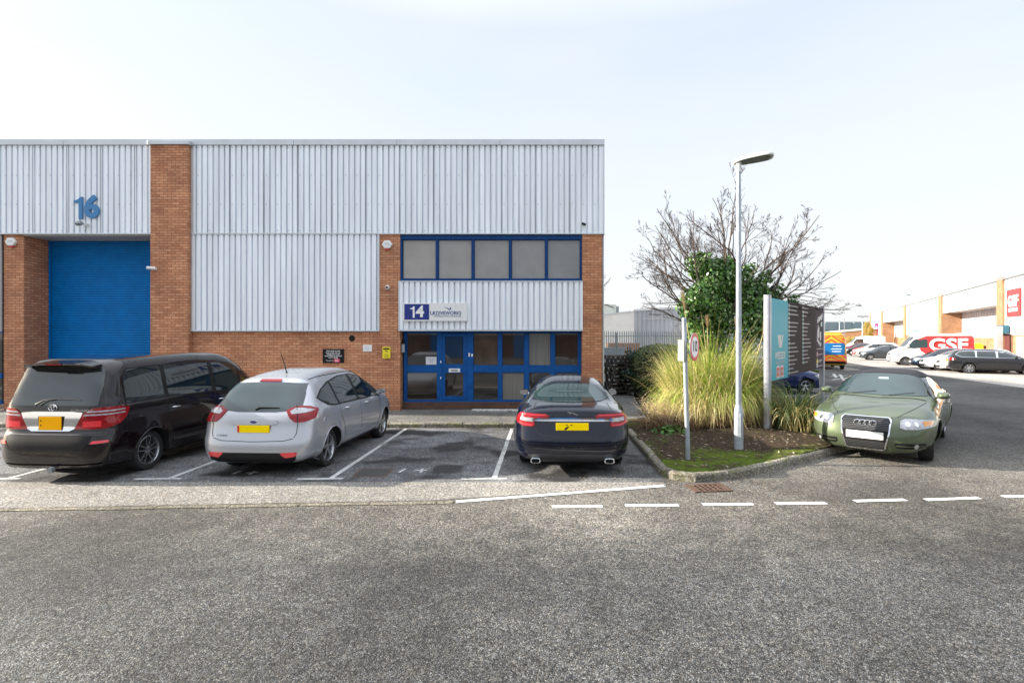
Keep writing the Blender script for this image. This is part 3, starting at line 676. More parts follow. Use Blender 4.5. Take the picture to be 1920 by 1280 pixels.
class Car:
    def __init__(s, spec, name, label, loc, rz, scale=1.0, cat='car', group=None):
        s.s = spec; s.L, s.Wm = spec['L'], spec['W'] / 2
        s.root = thing(name, label, cat, loc, rz, group); s.root.scale = (scale,) * 3
        s.fine = spec.get('fine', 1)
        s.body()
    def width(s, y, z):
        sp = s.s; y = np.asarray(y, float); z = np.asarray(z, float); L = s.L
        yr, yf = sp.get('yr', 0.9), L - sp.get('yf', 1.2)
        f = 1 - sp.get('tr', .07) * np.clip((yr - y) / yr, 0, 1) ** 2 - sp.get('tf', .13) * np.clip((y - yf) / (L - yf), 0, 1) ** 2
        w = s.Wm * f
        zb = np.interp(y, *zip(*sp['belt']))
        tum = sp.get('tum', .32); sh = sp.get('sh', .035)
        w = w - np.where(z > zb, sh * smooth01((z - zb) / .07) + tum * np.clip(z - zb, 0, 9), 0)
        w = w - .035 * np.clip((z - .62) / .4, 0, 1) ** 1.5 * (z <= zb + .0) - .035 * np.clip((zb - .62) / .4, 0, 1) ** 1.5 * (z > zb)
        w = w - .05 * smooth01((.62 - z) / .45)
        # bodyside crease
        cz = sp.get('crease', .78); w = w + .012 * np.exp(-((z - cz) / .035) ** 2)
        for yw in sp['wheels']:
            d = np.hypot(y - yw, z - sp['rw']); w = w + sp.get('flare', .022) * np.exp(-((d - sp['ra']) / .07) ** 2) * (z < zb)
        return w
    def body(s):
        sp = s.s; step = sp.get('step', .045) ; sil = catmull(sp['sil'], step); nph = sp.get('nph', 20)
        y0, y1, zs = sp.get('spine', (.6, s.L - .8, .55))
        K = np.stack([np.clip(sil[:, 0], y0, y1), np.full(len(sil), zs)], 1)
        D = sil - K; ang = np.abs(D[:, 1]) / (np.hypot(D[:, 0], D[:, 1]) + 1e-9)
        ne, ntp = sp.get('n_end', 4.2), sp.get('n_top', 7.5)
        nn = ne + (ntp - ne) * ang ** 2
        # smooth exponent along the outline
        for _ in range(6): nn = (np.roll(nn, 1) + nn * 2 + np.roll(nn, -1)) / 4
        rows = []
        ph = np.linspace(0, math.pi / 2, 400)
        for i in range(len(sil)):
            q = 2 / nn[i]; rho = np.sin(ph) ** q; xf = np.cos(ph) ** q
            Ld = np.hypot(*D[i]); arc = np.concatenate([[0], np.cumsum(np.hypot(np.diff(rho) * Ld, np.diff(xf) * s.Wm))])
            t = np.linspace(0, arc[-1], nph); r = np.interp(t, arc, rho); x = np.interp(t, arc, xf)
            yz = K[i] + r[:, None] * D[i]
            rows.append(np.stack([x * s.width(yz[:, 0], yz[:, 1]), yz[:, 0], yz[:, 1]], 1))
        rows = np.array(rows); ns = len(rows)
        full = np.concatenate([rows, rows[:, -2::-1] * [-1, 1, 1]], 1); m = full.shape[1]
        V = full.reshape(-1, 3); F = [(i*m + j, ((i+1) % ns)*m + j, ((i+1) % ns)*m + j + 1, i*m + j + 1) for i in range(ns) for j in range(m - 1)]
        s.bvh = BVHTree.FromPolygons([tuple(v) for v in V], F)
        # wheel arches: drop what lies inside, pull the rim of the hole onto a true circle
        V = V.copy(); ra = sp['ra']; rw = sp['rw']; keep = np.ones(len(F), bool); Fa = np.array(F); zlow = min(p[1] for p in sp['sil'])
        for yw in sp['wheels']:
            d = np.hypot(V[:, 1] - yw, V[:, 2] - rw); ins = (d < ra) & (np.abs(V[:, 0]) > s.Wm * .62)
            c = ins[Fa].sum(1); keep &= c < 4
            part = (c > 0) & (c < 4); idx = np.unique(Fa[part]); idx = idx[ins[idx]]
            for k in idx:
                e = V[k, 1:] - (yw, rw); q_ = np.array((yw, rw)) + e / np.linalg.norm(e) * ra
                if q_[1] < zlow + .01: q_ = np.array((yw + math.copysign(math.sqrt(max(ra**2 - (V[k, 2] - rw)**2, 1e-4)), e[0]), V[k, 2]))
                V[k, 1:] = q_
        Fk = [f for f, k in zip(F, keep) if k]
        mb = MB(); mb.v = [tuple(v) for v in V]; mb.f = Fk
        s.bodyo = mb.build('body', sp['paint'], s.root, smooth=True, angle=180)
        bm = bmesh.new(); bm.from_mesh(s.bodyo.data); bmesh.ops.remove_doubles(bm, verts=bm.verts, dist=1e-5)
        bmesh.ops.delete(bm, geom=[v for v in bm.verts if not v.link_faces], context='VERTS'); bmesh.ops.recalc_face_normals(bm, faces=bm.faces)
        for f in bm.faces: f.smooth = True
        bm.to_mesh(s.bodyo.data); bm.free()
        # liners, floor and wheels
        zb_ = min(p[1] for p in sp['sil']) + .012
        for yw in sp['wheels']:
            for sg in (-1, 1):
                n = 24; ring_ = []
                for k in range(n + 1):
                    t = R(-26 + 232 * k / n); yy, zz = yw + math.cos(t) * (ra + .002), max(zb_, rw + math.sin(t) * (ra + .002))
                    h = s.bvh.ray_cast(Vector((3, yy, zz)), Vector((-1, 0, 0))); ring_.append((h[0].x if h[0] else s.Wm * .9, yy, zz))
                mb = MB(); xi = s.Wm - .36
                mb.add([(sg * (x - .004), y, z) for x, y, z in ring_] + [(sg * xi, y, z) for x, y, z in ring_], [(k, k+1, k+n+2, k+n+1) for k in range(n)] + [tuple(range(n + 1, 2 * n + 2))])
                lin = mb.build('wheel_arch', WELL, s.root, fix=False)
                if s.fine: MB().tube([(sg * (x - .002), yw + (y - yw) * .992, z if z <= zb_ else rw + (z - rw) * .992) for x, y, z in ring_], .0095, 6).build('arch_lip', sp['paint'], lin, smooth=True)
        s.tread = float(s.width(s.s['wheels'][0], rw)) - .035
        for iy, yw in enumerate(sp['wheels']):
            for sg in (-1, 1): s.wheel(sg, yw, sp.get('steer', 0) if iy == 1 else 0)
    def wheel(s, sg, yw, steer=0):
        sp = s.s; r, wd, rr = sp['rw'], sp.get('tw', .21), sp.get('rim', .23); x = (s.tread - 0.0) * sg
        n = 28 if s.fine else 16
        prof = [(rr, -wd), (rr + .02, -wd), (r - .02, -wd + .005), (r, -wd + .03), (r, -.03), (r - .018, -.005), (rr + .03, .0), (rr + .005, -.008), (rr, -.02)]
        prof = [(a, b * sg) for a, b in prof]
        o = MB().lathe(prof, n, 'x').build('wheel', TYRE, s.root, smooth=True, angle=45); o.location = (x, yw, r); o.rotation_euler = (0, 0, steer)
        rm = sp.get('rimmat', RIMS); mb = MB()
        mb.lathe([(rr, -.015 * sg), (rr - .012, -.010 * sg), (rr - .03, -.04 * sg), (rr - .035, -.11 * sg)], n, 'x')
        k = sp.get('spokes', 5); dbl = sp.get('dbl', 0); sw = sp.get('sw', .035)
        for i in range(k):
            for dd in ((-1, 1) if dbl else (0,)):
                a = 2 * math.pi * (i + .25) / k; off = dd * dbl
                ca, sa = math.cos(a), math.sin(a)
                def pt(rad, tang, h): return (h * sg, ca * rad - sa * tang, sa * rad + ca * tang)
                w1, w2 = sw * .75, sw * (1.15 if not dbl else .8); t1, t2 = off * .35, off
                mb.add([pt(.03, t1 - w1, -.03), pt(.03, t1 + w1, -.03), pt(rr - .015, t2 + w2, -.018), pt(rr - .015, t2 - w2, -.018),
                        pt(.03, t1 - w1, -.06), pt(.03, t1 + w1, -.06), pt(rr - .015, t2 + w2, -.05), pt(rr - .015, t2 - w2, -.05)],
                       [(0,1,2,3),(4,7,6,5),(0,4,5,1),(1,5,6,2),(2,6,7,3),(3,7,4,0)])
        mb.lathe([(.0, -.018 * sg), (.035, -.02 * sg), (.06, -.03 * sg), (.062, -.07 * sg)], 16, 'x')
        mb.build('rim', rm, o, smooth=True, angle=40)
        MB().lathe([(0, -.075 * sg), (rr - .02, -.078 * sg), (rr - .02, -.085 * sg)], 20, 'x').build('brake_disc', WELL, o)
    # --- surface patches
    def cast(s, o, d):
        h = s.bvh.ray_cast(Vector(o), Vector(d))
        if h[0] is None:
            q = s.bvh.find_nearest(Vector(o) + Vector(d) * 2.0); return q[0], q[1]
        return h[0], h[1]
    def mapper(s, kind, sg=1):
        L = s.L
        if kind == 'S': return lambda a, b: ((3 * sg, a, b), (-sg, 0, 0))
        if kind == 'R': return lambda a, b: ((a * sg, -2, b), (0, 1, 0))
        if kind == 'F': return lambda a, b: ((a * sg, L + 2, b), (0, -1, 0))
        if kind == 'T': return lambda a, b: ((a * sg, b, 4), (0, 0, -1))
        if kind == 'C':   # around an upright axis near a rear corner; a = angle from -y towards +x
            xa, ya = s.Wm - .45, .45
            return lambda a, b: ((sg * (xa + 3 * math.sin(a)), ya - 3 * math.cos(a), b), (-sg * math.sin(a), math.cos(a), 0))
        if kind == 'D':   # same at a front corner
            xa, ya = s.Wm - .5, L - .5
            return lambda a, b: ((sg * (xa + 3 * math.sin(a)), ya + 3 * math.cos(a), b), (-sg * math.sin(a), -math.cos(a), 0))
    def corner(s, kind, pts):
        xa = s.Wm - (.45 if kind == 'C' else .5); out = []
        for x, y, z in pts:
            dy = (.45 - y) if kind == 'C' else (y - (s.L - .5))
            out.append((math.atan2(x - xa, dy), z))
        return out
    def stamp(s, name, kind, poly, mat, off=.004, grid=.06, sg=1, parent=None, sm=True, label=None):
        if kind in 'CD' and len(poly[0]) == 3: poly = s.corner(kind, poly); grid_a = grid * 2
        else: grid_a = grid
        mp_ = s.mapper(kind, sg); off += .004 if s.fine else .003
        if s.fine: grid *= .65; grid_a *= .65
        bm = bmesh.new(); vs = [bm.verts.new((a, b, 0)) for a, b in poly]; bm.faces.new(vs)
        a0, a1 = min(p[0] for p in poly), max(p[0] for p in poly); b0, b1 = min(p[1] for p in poly), max(p[1] for p in poly)
        for ax, lo, hi, g in ((0, a0, a1, grid_a), (1, b0, b1, grid)):
            k = int((hi - lo) / g)
            for i in range(1, k + 1):
                co = lo + (hi - lo) * i / (k + 1); no = (1, 0, 0) if ax == 0 else (0, 1, 0)
                bmesh.ops.bisect_plane(bm, geom=bm.verts[:] + bm.edges[:] + bm.faces[:], plane_co=(co, 0, 0) if ax == 0 else (0, co, 0), plane_no=no)
        for e in [e for e in bm.edges if e.is_boundary and e.calc_length() > grid * 1.2]:
            bmesh.ops.subdivide_edges(bm, edges=[e], cuts=1)
        bmesh.ops.triangulate(bm, faces=bm.faces)
        base = {}
        for v in bm.verts:
            o, d = mp_(v.co.x, v.co.y); p, n = s.cast(o, d)
            if n.dot(Vector(d)) > 0: n = -n
            base[v] = (p, n)
        rim = [e for e in bm.edges if e.is_boundary]
        ret = bmesh.ops.extrude_edge_only(bm, edges=rim)
        newv = [g for g in ret['geom'] if isinstance(g, bmesh.types.BMVert)]
        for nv in newv:
            best = min(base, key=lambda v: (v.co - nv.co).length_squared); base[nv] = (base[best][0], -base[best][1] * .6)
        pos = {v: p + n * off for v, (p, n) in base.items()}
        for v, p in pos.items(): v.co = p
        bmesh.ops.recalc_face_normals(bm, faces=bm.faces)
        # make sure the sheet looks outward
        f0 = max((f for f in bm.faces), key=lambda f: f.calc_area()); c = f0.calc_center_median(); q = s.bvh.find_nearest(c)
        if q[0] is not None and (c - q[0]).dot(f0.normal) < 0: bmesh.ops.reverse_faces(bm, faces=bm.faces)
        me = bpy.data.meshes.new(name); bm.to_mesh(me); bm.free(); me.materials.append(mat)
        o = bpy.data.objects.new(name, me); COL.objects.link(o); o.parent = parent or s.root
        for p in me.polygons: p.use_smooth = sm
        me.set_sharp_from_angle(angle=R(50))
        if label: o['label'] = label
        return o
    def screen(s, name, front, z0, z1, ya, yb, mat, k=.965, n=7, off=.004, crown=.012, **kw):
        """windscreen or rear window: fills the slope between two heights out to the pillars"""
        kind = 'F' if front else 'R'; L_, Rr = [], []
        def edge(z):
            x = 0
            while x < s.Wm:
                p, n_ = s.cast(*s.mapper(kind)(x, z))
                if not (ya < p.y < yb) or abs(n_.x) > .62: break
                x += .01
            return x
        zs_ = [z0 + (z1 - z0) * i / (n - 1) for i in range(n)]; es = [edge(z) * k for z in zs_]
        es[0] -= .02; es[-1] -= .03
        right = list(zip(es, zs_)); left = [(-a, b) for a, b in right[::-1]]
        poly = [(0, z0 - crown)] + right + [(0, z1 + crown)] + left
        s.edges = right
        return s.stamp(name, kind, poly, mat, off, .06, **kw)
    def both(s, name, kind, poly, mat, off=.004, grid=.06, **k):
        return [s.stamp(name, kind, poly, mat, off, grid, sg=g, **k) for g in (1, -1)]
    def line(s, name, kind, pts, wd, mat, off=.003, sg=1, parent=None, closed=False, step=.06):
        """thin strip following the surface along a polyline in a map plane"""
        if kind in 'CD' and len(pts[0]) == 3: pts = s.corner(kind, pts)
        mp_ = s.mapper(kind, sg); dense = []
        pp = list(pts) + ([pts[0]] if closed else [])
        for a, b in zip(pp, pp[1:]):
            k = max(1, int(math.hypot(b[0]-a[0], b[1]-a[1]) / step))
            dense += [(a[0] + (b[0]-a[0]) * i / k, a[1] + (b[1]-a[1]) * i / k) for i in range(k)]
        dense.append(pp[-1]); C3 = [s.cast(*mp_(*q)) for q in dense]; vs = []
        for i, (p, n) in enumerate(C3):
            t = (C3[min(i+1, len(C3)-1)][0] - C3[max(i-1, 0)][0])
            if t.length < 1e-6: t = Vector((0, 0, 1))
            o, d = mp_(*dense[i]); n = n if n.dot(Vector(d)) < 0 else -n
            b = n.cross(t.normalized()); b = b.normalized() if b.length > 1e-6 else Vector((0, 0, 1))
            vs += [p + b * wd / 2 + n * off, p - b * wd / 2 + n * off]
        mb = MB().add(vs, [(2*i, 2*i+1, 2*i+3, 2*i+2) for i in range(len(C3)-1)])
        return mb.build(name, mat, parent or s.root, smooth=True, angle=180, fix=False)
    def mirror_pair(s, y, z, mat=None):
        for sg in (-1, 1):
            x = float(s.width(y, z))
            mb = MB(); mb.tube([(0, 0, 0), (.05 * sg, -.005, .02)], .022, 8)
            v = []; n = 12
            rings = [(-.045, .6), (-.05, .95), (-.02, 1.0), (.03, .92), (.075, .6), (.09, .2)]
            for yy, sc in rings:
                for k in range(n):
                    t = 2 * math.pi * k / n; cx, cz = math.cos(t), math.sin(t)
                    cx = math.copysign(abs(cx) ** .7, cx); cz = math.copysign(abs(cz) ** .7, cz)
                    v.append((sg * (.13 + .095 * cx * sc), yy + .02 * abs(cx), .05 + .062 * cz * sc * (1 - .15 * cx)))
            f = [(i*n + k, i*n + (k+1) % n, (i+1)*n + (k+1) % n, (i+1)*n + k) for i in range(len(rings)-1) for k in range(n)] + [tuple(range(n)), tuple((len(rings)-1)*n + k for k in range(n))]
            mb.add(v, f); o = mb.build('door_mirror', mat or s.s['paint'], s.root, smooth=True, angle=50)
            o.location = (sg * (x - .03), y, z)
            MB().add([(sg * (.13 + .08 * a), -.052 - .000 * b, .05 + .05 * b) for a, b in ((-1, -1), (1, -.9), (1, .8), (-.9, 1))], [(0, 1, 2, 3)]).build('mirror_glass', CHROME, o, fix=False)
    def handle(s, y, z, mat=None, w=.19):
        for sg in (-1, 1):
            x = float(s.width(y, z))
            mb = MB(); mb.tube([(0, -w/2, 0), (.028 * sg, -w/3, 0), (.034 * sg, 0, 0), (.028 * sg, w/3, 0), (0, w/2, 0)], [.010, .014, .015, .014, .010], 8)
            o = mb.build('door_handle', mat or s.s['paint'], s.root, smooth=True, angle=60); o.location = (sg * (x - .004), y, z)
    def plate(s, front, z, mat, w=.52, h=.112, off=.02, tilt=0, parent=None):
        kind = 'F' if front else 'R'; p, n = s.cast(*s.mapper(kind)(0, z))
        yy = p.y + (off if front else -off)
        o = MB().box(-w/2, w/2, -.006, .006, -h/2, h/2).build('number_plate', mat, s.root, bevel=.003); o.location = (0, yy, z); o.rotation_euler = (tilt, 0, 0)
        return o

def side_glass(c, outline, posts, trim=BLACKP, glass=None, off=.003, pad=.02, z_over=None, trim_name='window_trim'):
    """outline: DLO polygon (y,z); posts: y ranges of pillars that split it into windows"""
    glass = glass or GLASS
    cy = sum(p[0] for p in outline) / len(outline); cz = sum(p[1] for p in outline) / len(outline)
    n = len(outline); A = sum(outline[i][0] * outline[(i+1) % n][1] - outline[(i+1) % n][0] * outline[i][1] for i in range(n)); sgn = 1 if A > 0 else -1
    def offset(poly, d):
        out = []
        for i in range(len(poly)):
            a, b, cc = Vector(poly[i-1]), Vector(poly[i]), Vector(poly[(i+1) % len(poly)])
            e1, e2 = (b - a).normalized(), (cc - b).normalized(); n1, n2 = Vector((e1.y, -e1.x)) * sgn, Vector((e2.y, -e2.x)) * sgn
            m = (n1 + n2); m = m / max(.35, m.length ** 2 / 2) if m.length > 1e-6 else n1
            out.append(tuple(b + m * d))
        return out
    big = offset(outline, pad)
    def clip(poly, y0, y1):
        for sign, lim in ((1, y0), (-1, y1)):
            out = []
            for i in range(len(poly)):
                p, q = poly[i-1], poly[i]; ip, iq = sign * (p[0] - lim) >= 0, sign * (q[0] - lim) >= 0
                if ip != iq: t = (lim - p[0]) / (q[0] - p[0]); out.append((lim, p[1] + (q[1] - p[1]) * t))
                if iq: out.append(q)
            poly = out
        return poly
    ys = [min(p[0] for p in outline) - 1] + [v for ab in posts for v in ab] + [max(p[0] for p in outline) + 1]
    for sg in (1, -1):
        t = c.stamp(trim_name, 'S', big, trim, off, .09, sg=sg)
        for i in range(0, len(ys), 2):
            pl = clip(outline, ys[i], ys[i+1])
            if len(pl) > 2: c.stamp('side_window', 'S', pl, glass, off + .003, .09, sg=sg)
# ---------------------------------------------------------------- black people carrier
SP = dict(L=4.84, W=1.84, wheels=(.97, 3.87), rw=.335, ra=.385, rim=.245, spokes=5, dbl=.05, sw=.013, tum=.17, sh=.03, belt=((0, 1.20), (4.0, 1.10), (4.84, .95)),
          crease=.92, n_end=5.5, n_top=9, tr=.055, tf=.16, yf=1.3, spine=(.55, 4.0, .75), rimmat=RIMS, paint=paint('black_plum_paint', (0.006, 0.003, 0.004), .1, .22),
          sil=[(.10, .22, 1), (.02, .30), (.0, .45), (.0, .62), (.03, .74, 1), (.07, .80), (.09, 1.0), (.12, 1.22), (.21, 1.50), (.30, 1.72), (.34, 1.82), (.44, 1.875), (.8, 1.905), (1.7, 1.935), (2.7, 1.93), (3.3, 1.88), (3.7, 1.68), (4.1, 1.36), (4.32, 1.17), (4.5, 1.06), (4.72, .92), (4.82, .70), (4.84, .45), (4.78, .26), (4.4, .2, 1), (2.4, .19), (.4, .2, 1)])
def rear_xy(px, Y0, xc): return (px - xc) * Y0 / 1000
car = Car(SP, 'people_carrier', 'tall black people carrier with chrome rear trim parked before the blue shutter', (-7.56, 8.15, 0), -R(2.2))
g = GLASS
car.stamp('rear_window', 'R', [(-.70, 1.20), (-.66, 1.19), (.66, 1.19), (.70, 1.20), (.69, 1.50), (.645, 1.74), (.60, 1.775), (-.60, 1.775), (-.645, 1.74), (-.69, 1.50)], g, .005)
mb = MB(); vs = []                                   # roof spoiler
for i in range(17):
    x = -.56 + 1.12 * i / 16; b = .05 * (1 - (x / .7) ** 2)
    c_ = .10 * (x/.7)**4; vs += [(x, .47, 1.885 - c_), (x, .15 - b + .12 * (x/.7)**4, 1.838 - c_), (x, .17 - b + .12 * (x/.7)**4, 1.812 - c_), (x, .35, 1.80 - c_)]
mb.add(vs, [(4*i+k, 4*i+(k+1) % 4, 4*i+4+(k+1) % 4, 4*i+4+k) for i in range(16) for k in range(4)] + [(0, 1, 2, 3), (64, 67, 66, 65)])
sp_ = mb.build('roof_spoiler', SP['paint'], car.root, smooth=True, angle=40)
boxo('brake_light', TAIL, sp_, -.13, .13, .10, .13, 1.815, 1.835)
OUT = [(.48, 1.20), (1.2, 1.215), (3.35, 1.16), (4.02, 1.10), (3.86, 1.30), (3.50, 1.60), (3.28, 1.70), (2.9, 1.735), (1.2, 1.75), (.60, 1.72), (.50, 1.60)]
side_glass(car, OUT, ((1.30, 1.40), (2.58, 2.70), (3.50, 3.56)), glass=g)
car.screen('windscreen', True, 1.20, 1.80, 3.2, 4.4, g)
for sg in (1, -1):
    tl = car.stamp('tail_light', 'C', [(.30, .05, .83), (.60, .05, .825), (.86, .10, .84), (.92, .30, .90), (.92, .46, 1.00), (.92, .52, 1.135), (.90, .35, 1.165), (.84, .08, 1.165), (.64, .05, 1.145), (.52, .05, 1.08), (.40, .05, 1.0)], TAIL, .010, .08, sg=sg)
    for z0 in (1.095, 1.045):
        car.stamp('clear_strip', 'C', [(.56 - (1.1 - z0), .05, z0 - .012), (.86, .10, z0), (.92, .42, z0 + .01), (.92, .42, z0 + .03), (.86, .10, z0 + .024), (.58 - (1.1 - z0), .05, z0 + .01)], CLEAR, .013, .08, sg=sg, parent=tl)
    car.stamp('clear_strip', 'C', [(.50, .05, .86), (.80, .08, .87), (.80, .08, .96), (.50, .05, .95)], TAILD, .012, .08, sg=sg, parent=tl)
    car.stamp('rear_reflector', 'C', [(.66, .02, .615), (.90, .10, .63), (.90, .10, .665), (.70, .02, .66)], TAILD, .008, .08, sg=sg)
g_ = car.stamp('tailgate_garnish', 'R', [(-.37, .83), (-.30, .80), (.30, .80), (.37, .83), (.47, 1.03), (.49, 1.085), (.30, 1.10), (-.30, 1.10), (-.49, 1.085), (-.47, 1.03)], CHROME, .012)
car.stamp('plate_recess', 'R', [(-.19, .815), (.19, .815), (.21, 1.03), (-.21, 1.03)], BLACKP, .016)
o = car.plate(False, .925, PLATEO, .355, .20, .03)
for dz in (.03, -.04): boxo('dark_mark', BLACKP, o, -.155, -.135, -.0072, -.0062, dz, dz + .022)
# badge: three ovals
mb = MB()
def ring(mb, rx, rz, cx, cz, y, r=.006, n=24):
    mb.tube([(cx + rx * math.cos(2*math.pi*k/n), y, cz + rz * math.sin(2*math.pi*k/n)) for k in range(n + 1)], r, 6, False)
p, _ = car.cast((0, -2, 1.15), (0, 1, 0)); yb = p.y - .012
ring(mb, .07, .048, 0, 1.16, yb); ring(mb, .024, .045, 0, 1.16, yb, .005); ring(mb, .045, .017, 0, 1.178, yb, .005)
mb.build('badge', CHROME, car.root, smooth=True)
text('ALPHARD V', .055, CHROME, car.root, (.47, yb - .0, 1.115), bold=.0015, ext=.004, name='badge_lettering', sx=1.25)
MB().tube([(-.24, yb - .03, 1.21), (-.12, yb - .01, 1.275), (.05, yb + .02, 1.29), (.42, yb + .02, 1.275)], [.016, .011, .008, .006], 6).build('rear_wiper', BLACKP, car.root, smooth=True)
car.stamp('bumper_step', 'R', [(-.66, .735), (.66, .735), (.62, .60), (.56, .535), (-.56, .535), (-.62, .60)], BLACKP, .004)
car.line('bumper_gap', 'R', [(-.84, .77), (-.4, .755), (.4, .755), (.84, .77)], .012, SEAM)

for sg in (1, -1):
    car.line('tailgate_gap', 'C', [(.80, .10, 1.80), (.82, .1, 1.4), (.84, .1, 1.17), (.60, .05, .83)], .010, SEAM, sg=sg)
    car.line('door_gap', 'S', [(1.34, 1.19), (1.36, .9), (1.42, .55), (1.45, .28)], .010, SEAM, sg=sg); car.line('door_gap', 'S', [(2.64, 1.17), (2.64, .28)], .010, SEAM, sg=sg)
    car.line('door_gap', 'S', [(3.68, 1.13), (3.62, .55), (3.42, .28)], .010, SEAM, sg=sg)
    car.line('side_rail', 'S', [(.35, 1.02), (2.6, 1.00)], .012, SEAM, sg=sg)
    car.line('side_moulding', 'S', [(1.45, .43), (3.45, .40)], .035, pm('grey_plum', (.06, .045, .05), .3), .010, sg=sg)
    car.stamp('headlight', 'D', [(.55, 4.7, .78), (.85, 4.5, .80), (.88, 4.3, .95), (.7, 4.6, .97), (.55, 4.7, .93)], CLEAR, .006, .08, sg=sg)
MB().tube([(.08, .02, .23), (.08, -.04, .22)], .045, 12).build('exhaust', TARNISH, car.root)
car.line('bumper_lip', 'R', [(-.78, .30), (-.5, .28), (.5, .28), (.78, .30)], .05, SP['paint'], .02)
car.mirror_pair(3.62, 1.16); car.handle(1.55, 1.0, CHROME); car.handle(2.85, 1.0, CHROME)
people_carrier = car

# ---------------------------------------------------------------- silver hatchback / small family car
SILVER = paint('silver_paint', (0.46, 0.47, 0.50), .55, .28)
SC = dict(L=4.38, W=1.84, wheels=(.86, 3.51), rw=.325, ra=.365, rim=.235, spokes=5, sw=.032, tum=.40, sh=.035, belt=((0, 1.02), (.9, 1.04), (3.6, .94), (4.38, .80)),
          crease=.92, n_end=5.4, n_top=6.2, tr=.035, tf=.17, yf=1.3, spine=(.55, 3.6, .60), paint=SILVER,
          sil=[(.12, .22, 1), (.03, .27), (.0, .40), (.0, .50), (.035, .64), (.075, .80), (.10, .95), (.16, 1.06), (.34, 1.26), (.50, 1.43), (.60, 1.50), (.85, 1.555), (1.4, 1.615), (2.0, 1.625), (2.5, 1.575), (3.0, 1.36), (3.42, 1.11), (3.62, 1.0), (3.9, .93), (4.2, .80), (4.34, .62), (4.38, .42), (4.32, .24), (4.0, .19, 1), (2.2, .18), (.4, .2, 1)])
car = Car(SC, 'silver_car', 'silver hatchback with a roof aerial parked right of the black people carrier', (-4.62, 8.50, 0), -R(2.8), 1.02)
car.stamp('rear_window', 'R', [(-.69, 1.10), (-.60, 1.05), (-.3, 1.02), (.3, 1.02), (.60, 1.05), (.69, 1.10), (.655, 1.28), (.60, 1.435), (.3, 1.452), (-.3, 1.452), (-.60, 1.435), (-.655, 1.28)], GLASST, .005)
car.stamp('brake_light', 'R', [(-.19, 1.465), (.19, 1.465), (.17, 1.497), (-.17, 1.497)], TAIL, .012)
OUT = [(.60, 1.20), (.78, 1.075), (1.05, 1.04), (3.30, .985), (3.38, 1.01), (2.98, 1.24), (2.60, 1.41), (2.25, 1.47), (1.70, 1.47), (1.15, 1.40), (.80, 1.30)]
side_glass(car, OUT, ((1.17, 1.24), (2.05, 2.15)))
car.screen('windscreen', True, 1.06, 1.53, 2.3, 3.7, GLASS)
for sg in (1, -1):
    tl = car.stamp('tail_light', 'C', [(.485, .10, 1.045), (.56, .09, .93), (.65, .09, .865), (.80, .12, .865), (.88, .30, .92), (.90, .44, 1.045), (.86, .30, 1.09), (.80, .12, 1.105), (.66, .09, 1.10)], TAIL, .012, .08, sg=sg)
    car.stamp('clear_lens', 'C', [(.56, .09, 1.025), (.60, .09, .985), (.82, .12, 1.00), (.875, .34, 1.03), (.82, .12, 1.07), (.66, .09, 1.07)], CLEAR, .016, .08, sg=sg, parent=tl)
    car.line('light_gap', 'C', [(.70, .09, 1.11), (.70, .09, .86)], .012, SEAM, .020, sg=sg, parent=tl)
    car.stamp('rear_fog_light', 'C', [(.46, .0, .385), (.54, .0, .325), (.68, .02, .345), (.72, .03, .39), (.68, .02, .41), (.48, .0, .405)], TAILD, .012, .08, sg=sg)
    car.line('tailgate_gap', 'C', [(.72, .1, 1.13), (.70, .09, .86), (.685, .07, .70), (.655, .05, .635)], .010, SEAM, sg=sg)
    car.line('door_gap', 'S', [(1.20, 1.03), (1.24, .80), (1.36, .62), (1.42, .42), (1.42, .26)], .009, SEAM, sg=sg); car.line('door_gap', 'S', [(2.12, 1.02), (2.14, .60), (2.12, .26)], .009, SEAM, sg=sg)
    car.line('door_gap', 'S', [(3.16, .98), (3.20, .70), (3.08, .40), (3.0, .26)], .009, SEAM, sg=sg)
    car.line('sill_trim', 'S', [(1.30, .25), (3.10, .25)], .10, BLACKP, .008, sg=sg)
    car.line('side_crease', 'S', [(1.38, .40), (3.0, .34)], .02, SILVER, .012, sg=sg)
    car.line('roof_channel', 'T', [(.54, .72), (.565, 1.5), (.55, 2.5)], .018, BLACKP, .003, sg=sg)
    car.stamp('headlight', 'D', [(.50, 4.2, .70), (.84, 4.0, .74), (.86, 3.7, .90), (.7, 4.0, .88), (.5, 4.25, .78)], CLEAR, .006, .08, sg=sg)
    car.stamp('fuel_flap' if sg == 1 else 'side_badge', 'S', [(.62 + .075*math.cos(R(30*k)), .80 + .075*math.sin(R(30*k))) for k in range(12)], SILVER, .003, .05, sg=sg) if sg == 1 else None
car.line('bumper_gap', 'R', [(-.64, .62), (-.5, .585), (0, .57), (.5, .585), (.64, .62)], .010, SEAM)
gb = car.stamp('tailgate_handle', 'R', [(-.38, .845), (-.30, .83), (.30, .83), (.38, .845), (.36, .90), (.28, .915), (-.28, .915), (-.36, .90)], SILVER, .022)
o = car.plate(False, .765, PLATEY, .52, .115, .018)
boxo('red_band', TAILD, o, -.257, -.222, -.0075, -.0063, -.052, .052)
p, _ = car.cast((0, -2, .875), (0, 1, 0)); yb = p.y - .024
MB().prism([(.055 * math.cos(R(20*k)), .875 + .024 * math.sin(R(20*k))) for k in range(18)], 'y', yb - .008, yb).build('badge', NAVYP, car.root)
text('Ford', .032, CHROME, car.root, (0, yb - .009, .876), ext=.001, name='badge_lettering')
mb = MB(); ring(mb, .055, .024, 0, .875, yb - .008, .003); mb.build('badge_ring', CHROME, car.root, smooth=True)
p, _ = car.cast((-.58, -2, .66), (0, 1, 0))
